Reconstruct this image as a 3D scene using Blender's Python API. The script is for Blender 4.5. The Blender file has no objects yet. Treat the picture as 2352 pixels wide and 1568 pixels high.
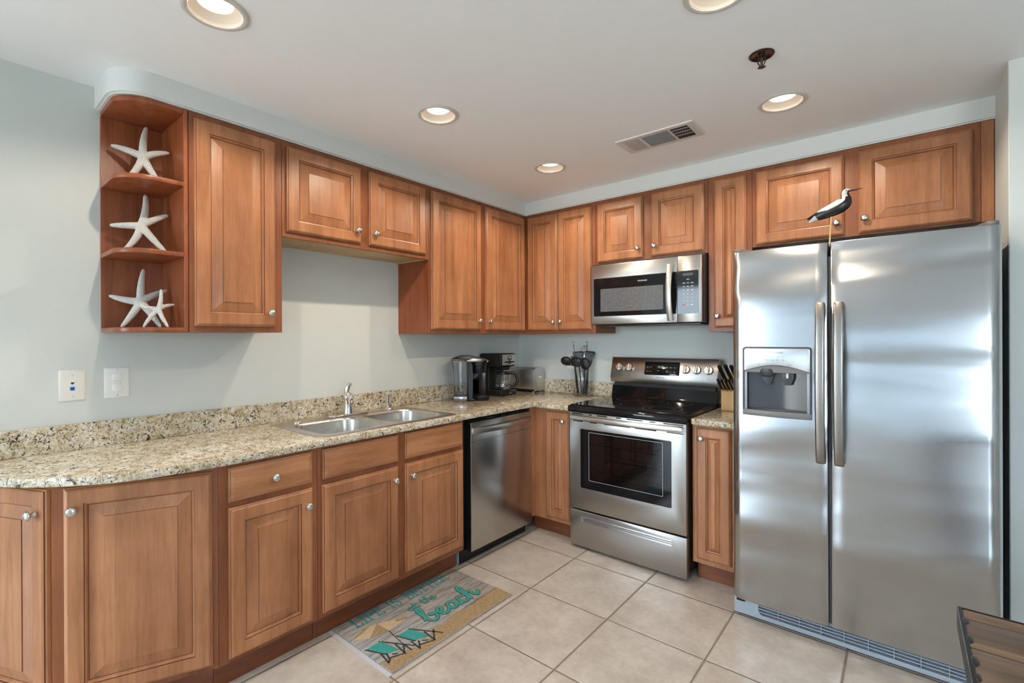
import bpy, bmesh, math, random
from mathutils import Vector, Matrix
random.seed(7)
SC = bpy.context.scene
COL = SC.collection
PI = math.pi

# ------------------------------------------------------------------ camera
cam = bpy.data.cameras.new('camera')
cam.sensor_width = 36.0
cam.lens = 1100.55 / 2352 * 36.0
cam.shift_x = 0.01171
cam.shift_y = -0.00298
cam.clip_start = 0.02
camo = bpy.data.objects.new('camera', cam)
COL.objects.link(camo)
_r = Vector((0.76460061, 0.64448988, -0.00432506)).normalized()
_f = Vector((-0.64449905, 0.76460437, -0.00106213)).normalized()
_u = _r.cross(_f).normalized()
_r = _f.cross(_u).normalized()
camo.matrix_world = Matrix(((_r.x, _u.x, -_f.x, 2.5848), (_r.y, _u.y, -_f.y, -3.3254), (_r.z, _u.z, -_f.z, 1.3497), (0, 0, 0, 1)))
SC.camera = camo

# ------------------------------------------------------------------ sky, lights, exposure
SC.view_settings.view_transform = 'Standard'
SC.view_settings.look = 'None'
SC.view_settings.gamma = 1.0
SC.view_settings.use_curve_mapping = False
SC.view_settings.exposure = 0.38
world = bpy.data.worlds.new('world')
SC.world = world
world.use_nodes = True
wt = world.node_tree
wt.nodes.clear()
_o = wt.nodes.new('ShaderNodeOutputWorld')
_b = wt.nodes.new('ShaderNodeBackground')
_tc = wt.nodes.new('ShaderNodeTexCoord')
_sp = wt.nodes.new('ShaderNodeSeparateXYZ')
_mr = wt.nodes.new('ShaderNodeMapRange')
_cr = wt.nodes.new('ShaderNodeValToRGB')
wt.links.new(_tc.outputs['Generated'], _sp.inputs[0])
wt.links.new(_sp.outputs['Z'], _mr.inputs['Value'])
_mr.inputs['From Min'].default_value = -1.0
_mr.inputs['From Max'].default_value = 1.0
wt.links.new(_mr.outputs[0], _cr.inputs[0])
_e = _cr.color_ramp.elements
_e[0].position = 0.0; _e[0].color = (0.42, 0.40, 0.36, 1)        # beach and deck below
_e[1].position = 1.0; _e[1].color = (0.55, 0.75, 1.0, 1)         # zenith
for p_, c_ in ((0.455, (0.50, 0.50, 0.47, 1)), (0.47, (0.28, 0.38, 0.42, 1)), (0.498, (0.34, 0.46, 0.52, 1)), (0.503, (0.80, 0.95, 1.08, 1)), (0.65, (0.76, 0.94, 1.12, 1))):
    el = _e.new(p_); el.color = c_
wt.links.new(_cr.outputs[0], _b.inputs['Color'])
_sx = wt.nodes.new('ShaderNodeMapRange'); _sx.interpolation_type = 'SMOOTHSTEP'
wt.links.new(_sp.outputs['X'], _sx.inputs['Value'])
for k_, v_ in (('From Min', 0.35), ('From Max', 0.9), ('To Min', 15.0), ('To Max', 10.0)): _sx.inputs[k_].default_value = v_   # the sun stands on the +x side
wt.links.new(_sx.outputs[0], _b.inputs['Strength'])
wt.links.new(_b.outputs[0], _o.inputs[0])

def area(name, loc, rot, sx, sy, power, color=(1, 1, 1), portal=False, shape='RECTANGLE', spread=PI):
    l = bpy.data.lights.new(name, 'AREA')
    l.shape = shape; l.size = sx; l.size_y = sy; l.energy = power; l.color = color
    l.spread = spread
    if portal: l.cycles.is_portal = True
    o = bpy.data.objects.new(name, l)
    o.location = loc; o.rotation_euler = rot
    COL.objects.link(o)
    return o
ROOM = dict(x1=5.6, y0=-6.0, z=2.404)
# daylight through the glass doors behind the camera and an added window in the right-hand wall
area('daylight_portal', (-2.05, -6.05, 1.16), (PI / 2, 0, 0), 5.1, 2.24, 1, portal=True)
area('daylight_portal', (2.10, -6.05, 1.16), (PI / 2, 0, 0), 2.8, 2.24, 1, portal=True)
area('daylight_portal', (4.62, -6.05, 1.16), (PI / 2, 0, 0), 1.45, 2.24, 1, portal=True)
area('daylight_portal', (5.65, -3.9, 1.50), (0, PI / 2, 0), 1.2, 1.4, 1, portal=True)
sl = bpy.data.lights.new('sun', 'SUN'); sl.energy = 18.0; sl.angle = 0.02; sl.color = (1.0, 0.95, 0.88)
so = bpy.data.objects.new('sun', sl); COL.objects.link(so)
so.rotation_euler = Vector((-0.20, 0.55, -0.85)).to_track_quat('-Z', 'Y').to_euler()   # falls just inside the glass doors
CAN_POWER = 24.0
CAN_COLOR = (1.0, 0.84, 0.66)
def spot(name, loc, power, color, size, radius):
    l = bpy.data.lights.new(name, 'SPOT')
    l.energy = power; l.color = color; l.spot_size = size; l.spot_blend = 0.35; l.shadow_soft_size = radius
    o = bpy.data.objects.new(name, l); o.location = loc
    COL.objects.link(o)
    return o

# ------------------------------------------------------------------ helpers
OFF = {}
class Fr:
    def __init__(s, O, u, n, v=(0, 0, 1)):
        s.O, s.u, s.n, s.v = Vector(O), Vector(u).normalized(), Vector(n).normalized(), Vector(v).normalized()
    def __call__(s, a, b, c):
        return s.O + s.u * a + s.n * b + s.v * c
WLD = Fr((0, 0, 0), (1, 0, 0), (0, 1, 0))
LEFT = Fr((0, 0, 0), (0, 1, 0), (1, 0, 0))      # a = y, b = distance from the sink wall
BACK = Fr((0, 0, 0), (1, 0, 0), (0, -1, 0))     # a = x, b = distance from the range wall
def NB(): return bmesh.new()
def merge(bm, tmp, mi=0, F=None, keep=False):
    mp = {}
    for v in tmp.verts:
        mp[v] = bm.verts.new(F(*v.co) if F else v.co)
    for f in tmp.faces:
        try:
            nf = bm.faces.new([mp[v] for v in f.verts])
            nf.material_index = f.material_index if keep else mi
        except ValueError:
            pass
    tmp.free()
    return bm
def box(bm, a0, a1, b0, b1, c0, c1, bev=0.0, seg=2, mi=0, F=None):
    t = NB()
    bmesh.ops.create_cube(t, size=1.0)
    for v in t.verts:
        v.co = Vector((a0 + (v.co.x + .5) * (a1 - a0), b0 + (v.co.y + .5) * (b1 - b0), c0 + (v.co.z + .5) * (c1 - c0)))
    if bev > 0:
        bmesh.ops.bevel(t, geom=t.edges[:], offset=bev, segments=seg, profile=0.5, affect='EDGES')
    return merge(bm, t, mi, F)
def basis(d):
    d = Vector(d).normalized()
    h = Vector((0, 0, 1)) if abs(d.z) < 0.9 else Vector((1, 0, 0))
    p = d.cross(h).normalized()
    return p, d.cross(p).normalized(), d
def lathe(bm, prof, O=(0, 0, 0), ax=(0, 0, 1), n=24, mi=0, caps=True):
    p, q, d = basis(ax); O = Vector(O)
    rows = []
    for r, h in prof:
        if r < 1e-6: rows.append([bm.verts.new(O + d * h)])
        else: rows.append([bm.verts.new(O + d * h + p * (r * math.cos(2 * PI * i / n)) + q * (r * math.sin(2 * PI * i / n))) for i in range(n)])
    for A, Bv in zip(rows, rows[1:]):
        for i in range(n):
            j = (i + 1) % n
            if len(A) == 1 and len(Bv) == 1: continue
            if len(A) == 1: vs = [A[0], Bv[i], Bv[j]]
            elif len(Bv) == 1: vs = [A[i], Bv[0], A[j]]
            else: vs = [A[i], A[j], Bv[j], Bv[i]]
            f = bm.faces.new(vs); f.material_index = mi
    if caps:
        for R in (rows[0], rows[-1]):
            if len(R) > 2:
                f = bm.faces.new(R); f.material_index = mi
    return bm
def tube(bm, pts, r, n=10, mi=0, sy=1.0, closed=False):
    pts = [Vector(p) for p in pts]
    rs = r if isinstance(r, (list, tuple)) else [r] * len(pts)
    rows = []; prev = None
    m = len(pts)
    for i, P in enumerate(pts):
        if closed: T = (pts[(i + 1) % m] - pts[(i - 1) % m])
        else: T = (pts[min(i + 1, m - 1)] - pts[max(i - 1, 0)])
        T.normalize()
        if prev is None: p, q, _ = basis(T)
        else:
            p = (prev - T * prev.dot(T)).normalized(); q = T.cross(p).normalized()
        prev = p
        rows.append([bm.verts.new(P + p * (rs[i] * math.cos(2 * PI * k / n)) + q * (rs[i] * sy * math.sin(2 * PI * k / n))) for k in range(n)])
    pairs = list(zip(rows, rows[1:])) + ([(rows[-1], rows[0])] if closed else [])
    for A, Bv in pairs:
        for k in range(n):
            l = (k + 1) % n
            f = bm.faces.new((A[k], A[l], Bv[l], Bv[k])); f.material_index = mi
    if not closed:
        for R in (rows[0], rows[-1]):
            f = bm.faces.new(R); f.material_index = mi
    return bm
def prism(bm, poly, c0, c1, F=None, mi=0, bev=0.0, order='abc', seg=2):
    """poly in the first two letters of order, extruded along the third"""
    t = NB()
    def pt(p, q, r):
        d = dict(zip(order, (p, q, r)))
        return Vector((d['a'], d['b'], d['c']))
    lo = [t.verts.new(pt(x, y, c0)) for x, y in poly]
    hi = [t.verts.new(pt(x, y, c1)) for x, y in poly]
    t.faces.new(lo); t.faces.new(hi)
    k = len(poly)
    for i in range(k):
        j = (i + 1) % k
        t.faces.new((lo[i], lo[j], hi[j], hi[i]))
    bmesh.ops.recalc_face_normals(t, faces=t.faces[:])
    if bev > 0:
        es = [e for e in t.edges if (e.verts[0] in lo and e.verts[1] in lo) or (e.verts[0] in hi and e.verts[1] in hi)]
        bmesh.ops.bevel(t, geom=es, offset=bev, segments=seg, profile=0.5, affect='EDGES')
    return merge(bm, t, mi, F)
def rrect(x0, x1, y0, y1, r, n=6):
    out = []
    for cx, cy, a in ((x1 - r, y1 - r, 0), (x0 + r, y1 - r, 90), (x0 + r, y0 + r, 180), (x1 - r, y0 + r, 270)):
        for i in range(n + 1):
            t = math.radians(a + 90 * i / n)
            out.append((cx + r * math.cos(t), cy + r * math.sin(t)))
    return out
def circ(cx, cy, r, n=32):
    return [(cx + r * math.cos(2 * PI * i / n), cy + r * math.sin(2 * PI * i / n)) for i in range(n)]
def fill(bm, loops, F, mi=0):
    """flat face with holes; loops of (a,b) mapped through F(a,b)->Vector"""
    t = NB(); es = []
    for L in loops:
        vs = [t.verts.new(F(x, y)) for x, y in L]
        for i in range(len(vs)):
            es.append(t.edges.new((vs[i], vs[(i + 1) % len(vs)])))
    bmesh.ops.triangle_fill(t, edges=es, use_beauty=True)
    return merge(bm, t, mi)
def mesh_of(bm, name='m', recalc=True):
    if recalc: bmesh.ops.recalc_face_normals(bm, faces=bm.faces[:])
    me = bpy.data.meshes.new(name); bm.to_mesh(me); bm.free(); return me
def carve(bm, cutters):
    """bm minus each cutter bmesh"""
    A = bpy.data.objects.new('tmp_a', mesh_of(bm)); COL.objects.link(A)
    Cs = []
    for c in cutters:
        o = bpy.data.objects.new('tmp_c', mesh_of(c)); COL.objects.link(o); Cs.append(o)
        m = A.modifiers.new('b', 'BOOLEAN'); m.operation = 'DIFFERENCE'; m.object = o; m.solver = 'EXACT'
    dg = bpy.context.evaluated_depsgraph_get(); dg.update()
    me = bpy.data.meshes.new_from_object(A.evaluated_get(dg))
    out = NB(); out.from_mesh(me)
    for o in [A] + Cs:
        d = o.data; bpy.data.objects.remove(o); bpy.data.meshes.remove(d)
    bpy.data.meshes.remove(me)
    return out
def remesh(bm, vox, smooth=2):
    A = bpy.data.objects.new('tmp_a', mesh_of(bm)); COL.objects.link(A)
    m = A.modifiers.new('r', 'REMESH'); m.mode = 'VOXEL'; m.voxel_size = vox
    if smooth:
        s = A.modifiers.new('s', 'SMOOTH'); s.iterations = smooth; s.factor = 0.5
    dg = bpy.context.evaluated_depsgraph_get(); dg.update()
    me = bpy.data.meshes.new_from_object(A.evaluated_get(dg))
    out = NB(); out.from_mesh(me)
    d = A.data; bpy.data.objects.remove(A); bpy.data.meshes.remove(d); bpy.data.meshes.remove(me)
    return out
def text(bm, s, width, F, a, c, b=0.0, depth=0.0004, mi=0, center=True, height=None):
    """lettering laid on the a-c plane of frame F at offset b, scaled to the width given"""
    cu = bpy.data.curves.new('txt', 'FONT'); cu.body = s; cu.size = 1.0; cu.resolution_u = 3
    o = bpy.data.objects.new('txt', cu); COL.objects.link(o)
    dg = bpy.context.evaluated_depsgraph_get(); dg.update()
    me = bpy.data.meshes.new_from_object(o.evaluated_get(dg))
    t = NB(); t.from_mesh(me)
    bpy.data.objects.remove(o); bpy.data.curves.remove(cu); bpy.data.meshes.remove(me)
    xs = [v.co.x for v in t.verts]; ys = [v.co.y for v in t.verts]
    k = width / (max(xs) - min(xs)); ky = k if height is None else height / (max(ys) - min(ys))
    x0 = min(xs) if not center else (max(xs) + min(xs)) / 2
    y0 = (max(ys) + min(ys)) / 2
    for v in t.verts:
        v.co = Vector((a + (v.co.x - x0) * k, b + depth, c + (v.co.y - y0) * ky))
    return merge(bm, t, mi, F)
def cat(pts, n=6, closed=False):
    """smooth curve through points"""
    P = [Vector(p) for p in pts]; out = []
    m = len(P)
    rng = range(m) if closed else range(m - 1)
    for i in rng:
        if closed: p0, p1, p2, p3 = P[i - 1], P[i], P[(i + 1) % m], P[(i + 2) % m]
        else: p0, p1, p2, p3 = P[max(i - 1, 0)], P[i], P[i + 1], P[min(i + 2, m - 1)]
        for k in range(n):
            t = k / n
            out.append(0.5 * ((2 * p1) + (p2 - p0) * t + (2 * p0 - 5 * p1 + 4 * p2 - p3) * t * t + (3 * p1 - p0 - 3 * p2 + p3) * t ** 3))
    if not closed: out.append(P[-1])
    return out
def thing(name, label, category, loc, group=None):
    o = bpy.data.objects.new(name, None); COL.objects.link(o)
    o.empty_display_size = 0.05
    o.location = loc; o['label'] = label; o['category'] = category
    if group: o['group'] = group
    OFF[o.name] = Vector(loc)
    return o
def obj(name, bm, mats, parent=None, label=None, sharp=35, loc=None, recalc=True):
    off = OFF[parent.name] if parent else Vector(loc or (0, 0, 0))
    bmesh.ops.remove_doubles(bm, verts=bm.verts[:], dist=1e-6)
    bmesh.ops.translate(bm, verts=bm.verts[:], vec=-off)
    me = mesh_of(bm, name, recalc)
    for m in (mats if isinstance(mats, (list, tuple)) else [mats]): me.materials.append(m)
    if len(me.polygons):
        me.polygons.foreach_set('use_smooth', [True] * len(me.polygons))
        me.set_sharp_from_angle(angle=math.radians(sharp))
    o = bpy.data.objects.new(name, me); COL.objects.link(o)
    if parent: o.parent = parent
    else: o.location = off
    if label: o['label'] = label
    OFF[o.name] = off
    return o
def solo(name, bm, mats, label, category, loc, group=None, sharp=35):
    o = obj(name, bm, mats, None, label, sharp, loc)
    o['category'] = category
    if group: o['group'] = group
    return o
def struct(name, bm, mats, sharp=35):
    o = obj(name, bm, mats, None, None, sharp)
    o['kind'] = 'structure'
    return o

# ------------------------------------------------------------------ materials
def M(name):
    m = bpy.data.materials.new(name); m.use_nodes = True
    t = m.node_tree
    return m, t, t.nodes['Principled BSDF']
def N(t, typ, **kw):
    n = t.nodes.new(typ)
    for k, v in kw.items():
        if k in n.inputs: n.inputs[k].default_value = v
        else: setattr(n, k, v)
    return n
def L(t, a, b): t.links.new(a, b)
def coords(t, scale=(1, 1, 1), rand=True):
    tc = N(t, 'ShaderNodeTexCoord'); src = tc.outputs['Object']
    if rand:
        oi = N(t, 'ShaderNodeObjectInfo')
        mul = N(t, 'ShaderNodeVectorMath', operation='SCALE'); mul.inputs[0].default_value = (13.0, 7.0, 3.0)
        L(t, oi.outputs['Random'], mul.inputs['Scale'])
        add = N(t, 'ShaderNodeVectorMath', operation='ADD')
        L(t, src, add.inputs[0]); L(t, mul.outputs[0], add.inputs[1]); src = add.outputs[0]
    mp = N(t, 'ShaderNodeMapping'); mp.inputs['Scale'].default_value = scale
    L(t, src, mp.inputs[0])
    return mp.outputs[0]
def ramp(t, fac, stops):
    r = N(t, 'ShaderNodeValToRGB'); L(t, fac, r.inputs[0])
    e = r.color_ramp.elements
    e[0].position, e[0].color = stops[0][0], (*stops[0][1], 1)
    e[1].position, e[1].color = stops[-1][0], (*stops[-1][1], 1)
    for p, c in stops[1:-1]:
        x = e.new(p); x.color = (*c, 1)
    return r.outputs[0]
def mix(t, fac, a, b, typ='MIX'):
    m = N(t, 'ShaderNodeMix', data_type='RGBA', blend_type=typ)
    for s, v in ((m.inputs[0], fac), (m.inputs[6], a), (m.inputs[7], b)):
        if hasattr(v, 'links'): L(t, v, s)
        else: s.default_value = v if not isinstance(v, tuple) or len(v) == 4 else (*v, 1)
    return m.outputs[2]
def bump(t, bs, h, strength=0.2, dist=0.01):
    b = N(t, 'ShaderNodeBump'); b.inputs['Strength'].default_value = strength; b.inputs['Distance'].default_value = dist
    L(t, h, b.inputs['Height']); L(t, b.outputs[0], bs.inputs['Normal'])
def flat(name, col, rough=0.5, metal=0.0, spec=0.5, coat=0.0, noise=0.0, emit=None, es=0.0):
    m, t, bs = M(name)
    bs.inputs['Base Color'].default_value = (*col, 1)
    bs.inputs['Roughness'].default_value = rough; bs.inputs['Metallic'].default_value = metal
    bs.inputs['Specular IOR Level'].default_value = spec; bs.inputs['Coat Weight'].default_value = coat
    if noise:
        n = N(t, 'ShaderNodeTexNoise', Scale=18.0, Detail=3.0); L(t, coords(t), n.inputs['Vector'])
        L(t, mix(t, n.outputs[0], tuple(c * (1 - noise) for c in col), tuple(min(1, c * (1 + noise)) for c in col)), bs.inputs['Base Color'])
    if emit:
        bs.inputs['Emission Color'].default_value = (*emit, 1); bs.inputs['Emission Strength'].default_value = es
    return m
def wood(name, a, b, c, sc=(14, 14, 1.1), rough=0.34, spec=0.45, boards=False):
    m, t, bs = M(name)
    v = coords(t, sc)
    n1 = N(t, 'ShaderNodeTexNoise', Scale=1.3, Detail=5.0, Roughness=0.55, Distortion=0.6); L(t, v, n1.inputs['Vector'])
    v2 = coords(t, tuple(3.0 + 0.0 * s for s in sc))
    n2 = N(t, 'ShaderNodeTexNoise', Scale=1.0, Detail=4.0, Roughness=0.6); L(t, v2, n2.inputs['Vector'])
    v3 = coords(t, tuple(s * 9 for s in sc))
    n3 = N(t, 'ShaderNodeTexNoise', Scale=1.0, Detail=3.0, Roughness=0.7); L(t, v3, n3.inputs['Vector'])
    base = ramp(t, n1.outputs[0], [(0.28, b), (0.52, a), (0.75, c)])
    blot = ramp(t, n2.outputs[0], [(0.3, (0.80, 0.76, 0.72)), (0.65, (1.06, 1.06, 1.06))])
    fine = ramp(t, n3.outputs[0], [(0.3, (0.86, 0.84, 0.82)), (0.6, (1.04, 1.04, 1.04))])
    col = mix(t, 1.0, mix(t, 1.0, base, blot, 'MULTIPLY'), fine, 'MULTIPLY')
    if boards:   # glued-up staves of slightly different tone
        s = N(t, 'ShaderNodeSeparateXYZ'); L(t, coords(t), s.inputs[0])
        ad = N(t, 'ShaderNodeMath', operation='ADD'); L(t, s.outputs[0], ad.inputs[0]); L(t, s.outputs[1], ad.inputs[1])
        ml = N(t, 'ShaderNodeMath', operation='MULTIPLY'); L(t, ad.outputs[0], ml.inputs[0]); ml.inputs[1].default_value = 15.0
        fl = N(t, 'ShaderNodeMath', operation='FLOOR'); L(t, ml.outputs[0], fl.inputs[0])
        wn = N(t, 'ShaderNodeTexWhiteNoise', noise_dimensions='1D'); L(t, fl.outputs[0], wn.inputs['W'])
        col = mix(t, 1.0, col, ramp(t, wn.outputs['Value'], [(0.0, (0.88, 0.86, 0.84)), (1.0, (1.10, 1.10, 1.10))]), 'MULTIPLY')
    L(t, col, bs.inputs['Base Color'])
    bs.inputs['Roughness'].default_value = rough; bs.inputs['Specular IOR Level'].default_value = spec
    bump(t, bs, n3.outputs[0], 0.06, 0.002)
    return m
W_A, W_B, W_C = (0.44, 0.192, 0.088), (0.335, 0.136, 0.058), (0.51, 0.238, 0.116)
WOODV = wood('maple_upright', W_A, W_B, W_C, boards=True)
WOODY = wood('maple_along_sink_run', W_A, W_B, W_C, (14, 1.1, 14))
WOODX = wood('maple_along_range_run', W_A, W_B, W_C, (1.1, 14, 14))
WOODF = wood('maple_frame', (0.27, 0.090, 0.034), (0.21, 0.066, 0.024), (0.31, 0.110, 0.042))
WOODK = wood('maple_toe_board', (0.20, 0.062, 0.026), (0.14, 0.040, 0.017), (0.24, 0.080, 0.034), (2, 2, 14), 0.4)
WOODD = wood('cherry_laminate', (0.31, 0.088, 0.032), (0.20, 0.050, 0.018), (0.36, 0.112, 0.044), (22, 22, 1.6), 0.32)
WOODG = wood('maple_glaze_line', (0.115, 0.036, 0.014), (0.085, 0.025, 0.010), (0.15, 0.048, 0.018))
CREAM = wood('birch_underside', (0.62, 0.46, 0.25), (0.56, 0.40, 0.21), (0.68, 0.52, 0.30), (3, 3, 3), 0.5)
BLOCKW = wood('beech_block', (0.62, 0.40, 0.17), (0.52, 0.32, 0.12), (0.70, 0.48, 0.23), (20, 20, 2), 0.4)
def plaster(name, col, sc=90, st=0.08):
    m, t, bs = M(name)
    n = N(t, 'ShaderNodeTexNoise', Scale=float(sc), Detail=4.0); L(t, coords(t, rand=False), n.inputs['Vector'])
    n2 = N(t, 'ShaderNodeTexNoise', Scale=1.2, Detail=3.0); L(t, coords(t, rand=False), n2.inputs['Vector'])
    L(t, mix(t, n2.outputs[0], tuple(c * 0.97 for c in col), tuple(min(1, c * 1.02) for c in col)), bs.inputs['Base Color'])
    bs.inputs['Roughness'].default_value = 0.55; bs.inputs['Specular IOR Level'].default_value = 0.3
    bump(t, bs, n.outputs[0], st, 0.004)
    return m
WALLM = plaster('painted_wall', (0.635, 0.665, 0.640))
CEILM = plaster('painted_ceiling', (0.90, 0.94, 0.965), 45, 0.16)
SOFM = plaster('painted_soffit', (0.71, 0.735, 0.72))
def tiles(name):
    m, t, bs = M(name)
    tc = N(t, 'ShaderNodeTexCoord'); s = N(t, 'ShaderNodeSeparateXYZ'); L(t, tc.outputs['Object'], s.inputs[0])
    T = 0.4519
    def axis(out, o):
        a = N(t, 'ShaderNodeMath', operation='SUBTRACT'); L(t, out, a.inputs[0]); a.inputs[1].default_value = o
        d = N(t, 'ShaderNodeMath', operation='DIVIDE'); L(t, a.outputs[0], d.inputs[0]); d.inputs[1].default_value = T
        f = N(t, 'ShaderNodeMath', operation='FRACT'); L(t, d.outputs[0], f.inputs[0])
        pp = N(t, 'ShaderNodeMath', operation='PINGPONG'); L(t, d.outputs[0], pp.inputs[0]); pp.inputs[1].default_value = 0.5
        fl = N(t, 'ShaderNodeMath', operation='FLOOR'); L(t, d.outputs[0], fl.inputs[0])
        return pp.outputs[0], fl.outputs[0]
    px, fx = axis(s.outputs['X'], 0.5889); py, fy = axis(s.outputs['Y'], -0.793)
    mn = N(t, 'ShaderNodeMath', operation='MINIMUM'); L(t, px, mn.inputs[0]); L(t, py, mn.inputs[1])
    cb = N(t, 'ShaderNodeCombineXYZ'); L(t, fx, cb.inputs[0]); L(t, fy, cb.inputs[1])
    wn = N(t, 'ShaderNodeTexWhiteNoise', noise_dimensions='2D'); L(t, cb.outputs[0], wn.inputs['Vector'])
    off = N(t, 'ShaderNodeVectorMath', operation='SCALE'); L(t, wn.outputs['Color'], off.inputs[0]); off.inputs['Scale'].default_value = 9.0
    ad = N(t, 'ShaderNodeVectorMath', operation='ADD'); L(t, tc.outputs['Object'], ad.inputs[0]); L(t, off.outputs[0], ad.inputs[1])
    n1 = N(t, 'ShaderNodeTexNoise', Scale=7.0, Detail=7.0, Roughness=0.62); L(t, ad.outputs[0], n1.inputs['Vector'])
    n2 = N(t, 'ShaderNodeTexNoise', Scale=38.0, Detail=4.0, Roughness=0.6); L(t, ad.outputs[0], n2.inputs['Vector'])
    c1 = ramp(t, n1.outputs[0], [(0.30, (0.42, 0.37, 0.325)), (0.5, (0.50, 0.45, 0.40)), (0.7, (0.58, 0.535, 0.485))])
    c2 = ramp(t, n2.outputs[0], [(0.3, (0.90, 0.88, 0.86)), (0.6, (1.03, 1.03, 1.03))])
    tile = mix(t, 1.0, c1, c2, 'MULTIPLY')
    g = N(t, 'ShaderNodeMath', operation='LESS_THAN'); L(t, mn.outputs[0], g.inputs[0]); g.inputs[1].default_value = 0.0056
    L(t, mix(t, g.outputs[0], tile, (0.20, 0.155, 0.115, 1)), bs.inputs['Base Color'])
    rr = N(t, 'ShaderNodeMapRange'); L(t, g.outputs[0], rr.inputs['Value']); rr.inputs['To Min'].default_value = 0.30; rr.inputs['To Max'].default_value = 0.8
    L(t, rr.outputs[0], bs.inputs['Roughness'])
    hb = N(t, 'ShaderNodeMapRange', interpolation_type='SMOOTHSTEP'); L(t, mn.outputs[0], hb.inputs['Value'])
    hb.inputs['From Min'].default_value = 0.004; hb.inputs['From Max'].default_value = 0.016
    bump(t, bs, hb.outputs[0], 0.9, 0.004)
    return m
TILEM = tiles('ceramic_floor_tile')
def granite(name):
    m, t, bs = M(name)
    v = coords(t, rand=False)
    n1 = N(t, 'ShaderNodeTexNoise', Scale=26.0, Detail=7.0, Roughness=0.68, Distortion=0.6); L(t, v, n1.inputs['Vector'])
    vo = N(t, 'ShaderNodeTexVoronoi', Scale=150.0, feature='F1'); L(t, v, vo.inputs['Vector'])
    n2 = N(t, 'ShaderNodeTexNoise', Scale=48.0, Detail=5.0, Roughness=0.66, Distortion=1.6); L(t, v, n2.inputs['Vector'])
    n4 = N(t, 'ShaderNodeTexNoise', Scale=95.0, Detail=3.0, Roughness=0.6, Distortion=0.8); L(t, v, n4.inputs['Vector'])
    n3 = N(t, 'ShaderNodeTexNoise', Scale=4.0, Detail=3.0); L(t, v, n3.inputs['Vector'])
    base = ramp(t, n1.outputs[0], [(0.32, (0.34, 0.245, 0.135)), (0.43, (0.56, 0.475, 0.335)), (0.54, (0.70, 0.645, 0.53)), (0.70, (0.78, 0.755, 0.68))])
    sp = ramp(t, vo.outputs['Color'], [(0.0, (0.72, 0.70, 0.66)), (0.5, (1.0, 1.0, 1.0)), (1.0, (1.10, 1.10, 1.08))])
    a = mix(t, 1.0, base, sp, 'MULTIPLY')
    dk = ramp(t, n2.outputs[0], [(0.395, (1, 1, 1)), (0.44, (0, 0, 0))])
    dk2 = ramp(t, n4.outputs[0], [(0.36, (0.85, 0.85, 0.85)), (0.41, (0, 0, 0))])
    br = ramp(t, n2.outputs[0], [(0.58, (0, 0, 0)), (0.64, (0.75, 0.75, 0.75))])
    a = mix(t, br, a, (0.24, 0.15, 0.07, 1))
    a = mix(t, dk2, a, (0.09, 0.07, 0.055, 1))
    a = mix(t, dk, a, (0.030, 0.025, 0.023, 1))
    a = mix(t, 1.0, a, ramp(t, n3.outputs[0], [(0.35, (0.90, 0.87, 0.82)), (0.65, (1.06, 1.06, 1.06))]), 'MULTIPLY')
    L(t, a, bs.inputs['Base Color'])
    bs.inputs['Roughness'].default_value = 0.09; bs.inputs['Specular IOR Level'].default_value = 0.5
    return m
GRAN = granite('polished_granite')
def granite_edge(name):
    m = GRAN.copy(); m.name = name
    bs = m.node_tree.nodes['Principled BSDF']; bs.inputs['Roughness'].default_value = 0.35
    return m
GRANE = granite_edge('chiselled_granite_edge')
def steel(name, col=(0.60, 0.60, 0.59), rough=0.26, sc=(1, 1, 1), fine=0.05, wave=0.0, wsc=(1, 1, 1), aniso=0.0):
    m, t, bs = M(name)
    bs.inputs['Base Color'].default_value = (*col, 1); bs.inputs['Metallic'].default_value = 1.0
    n = N(t, 'ShaderNodeTexNoise', Scale=1.0, Detail=3.0, Roughness=0.7); L(t, coords(t, sc), n.inputs['Vector'])
    mr = N(t, 'ShaderNodeMapRange'); L(t, n.outputs[0], mr.inputs['Value'])
    mr.inputs['To Min'].default_value = rough * 0.8; mr.inputs['To Max'].default_value = rough * 1.25
    L(t, mr.outputs[0], bs.inputs['Roughness'])
    if wave:
        w = N(t, 'ShaderNodeTexNoise', Scale=1.0, Detail=1.5, Roughness=0.4, Distortion=0.4); L(t, coords(t, wsc), w.inputs['Vector'])
        b1 = N(t, 'ShaderNodeBump'); b1.inputs['Strength'].default_value = wave; b1.inputs['Distance'].default_value = 0.05; L(t, w.outputs[0], b1.inputs['Height'])
        b2 = N(t, 'ShaderNodeBump'); b2.inputs['Strength'].default_value = fine; b2.inputs['Distance'].default_value = 0.001; L(t, n.outputs[0], b2.inputs['Height'])
        L(t, b1.outputs[0], b2.inputs['Normal']); L(t, b2.outputs[0], bs.inputs['Normal'])
    else:
        bump(t, bs, n.outputs[0], fine, 0.001)
    return m
ST_X = steel('brushed_steel_along_range', (0.43, 0.415, 0.395), 0.30, (5, 5, 260), 0.012)
ST_Y = steel('brushed_steel_dishwasher', (0.50, 0.485, 0.465), 0.24, (5, 5, 260), 0.012)
ST_F = steel('brushed_steel_fridge', (0.46, 0.475, 0.49), 0.22, (40, 40, 320), 0.03, 0.9, (0.6, 0.6, 3.6))
ST_H = steel('brushed_steel_handle', (0.50, 0.47, 0.43), 0.30, (5, 5, 60), 0.0)
ST_S = steel('satin_sink_steel', (0.62, 0.59, 0.55), 0.28, (180, 5, 5), 0.008)
NICK = steel('satin_nickel', (0.60, 0.585, 0.56), 0.27, (40, 40, 40), 0.02)
ST_FH = flat('taupe_fridge_handle', (0.30, 0.275, 0.25), 0.30, 1.0)
CHROME = flat('chrome', (0.82, 0.82, 0.83), 0.06, 1.0)
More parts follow.
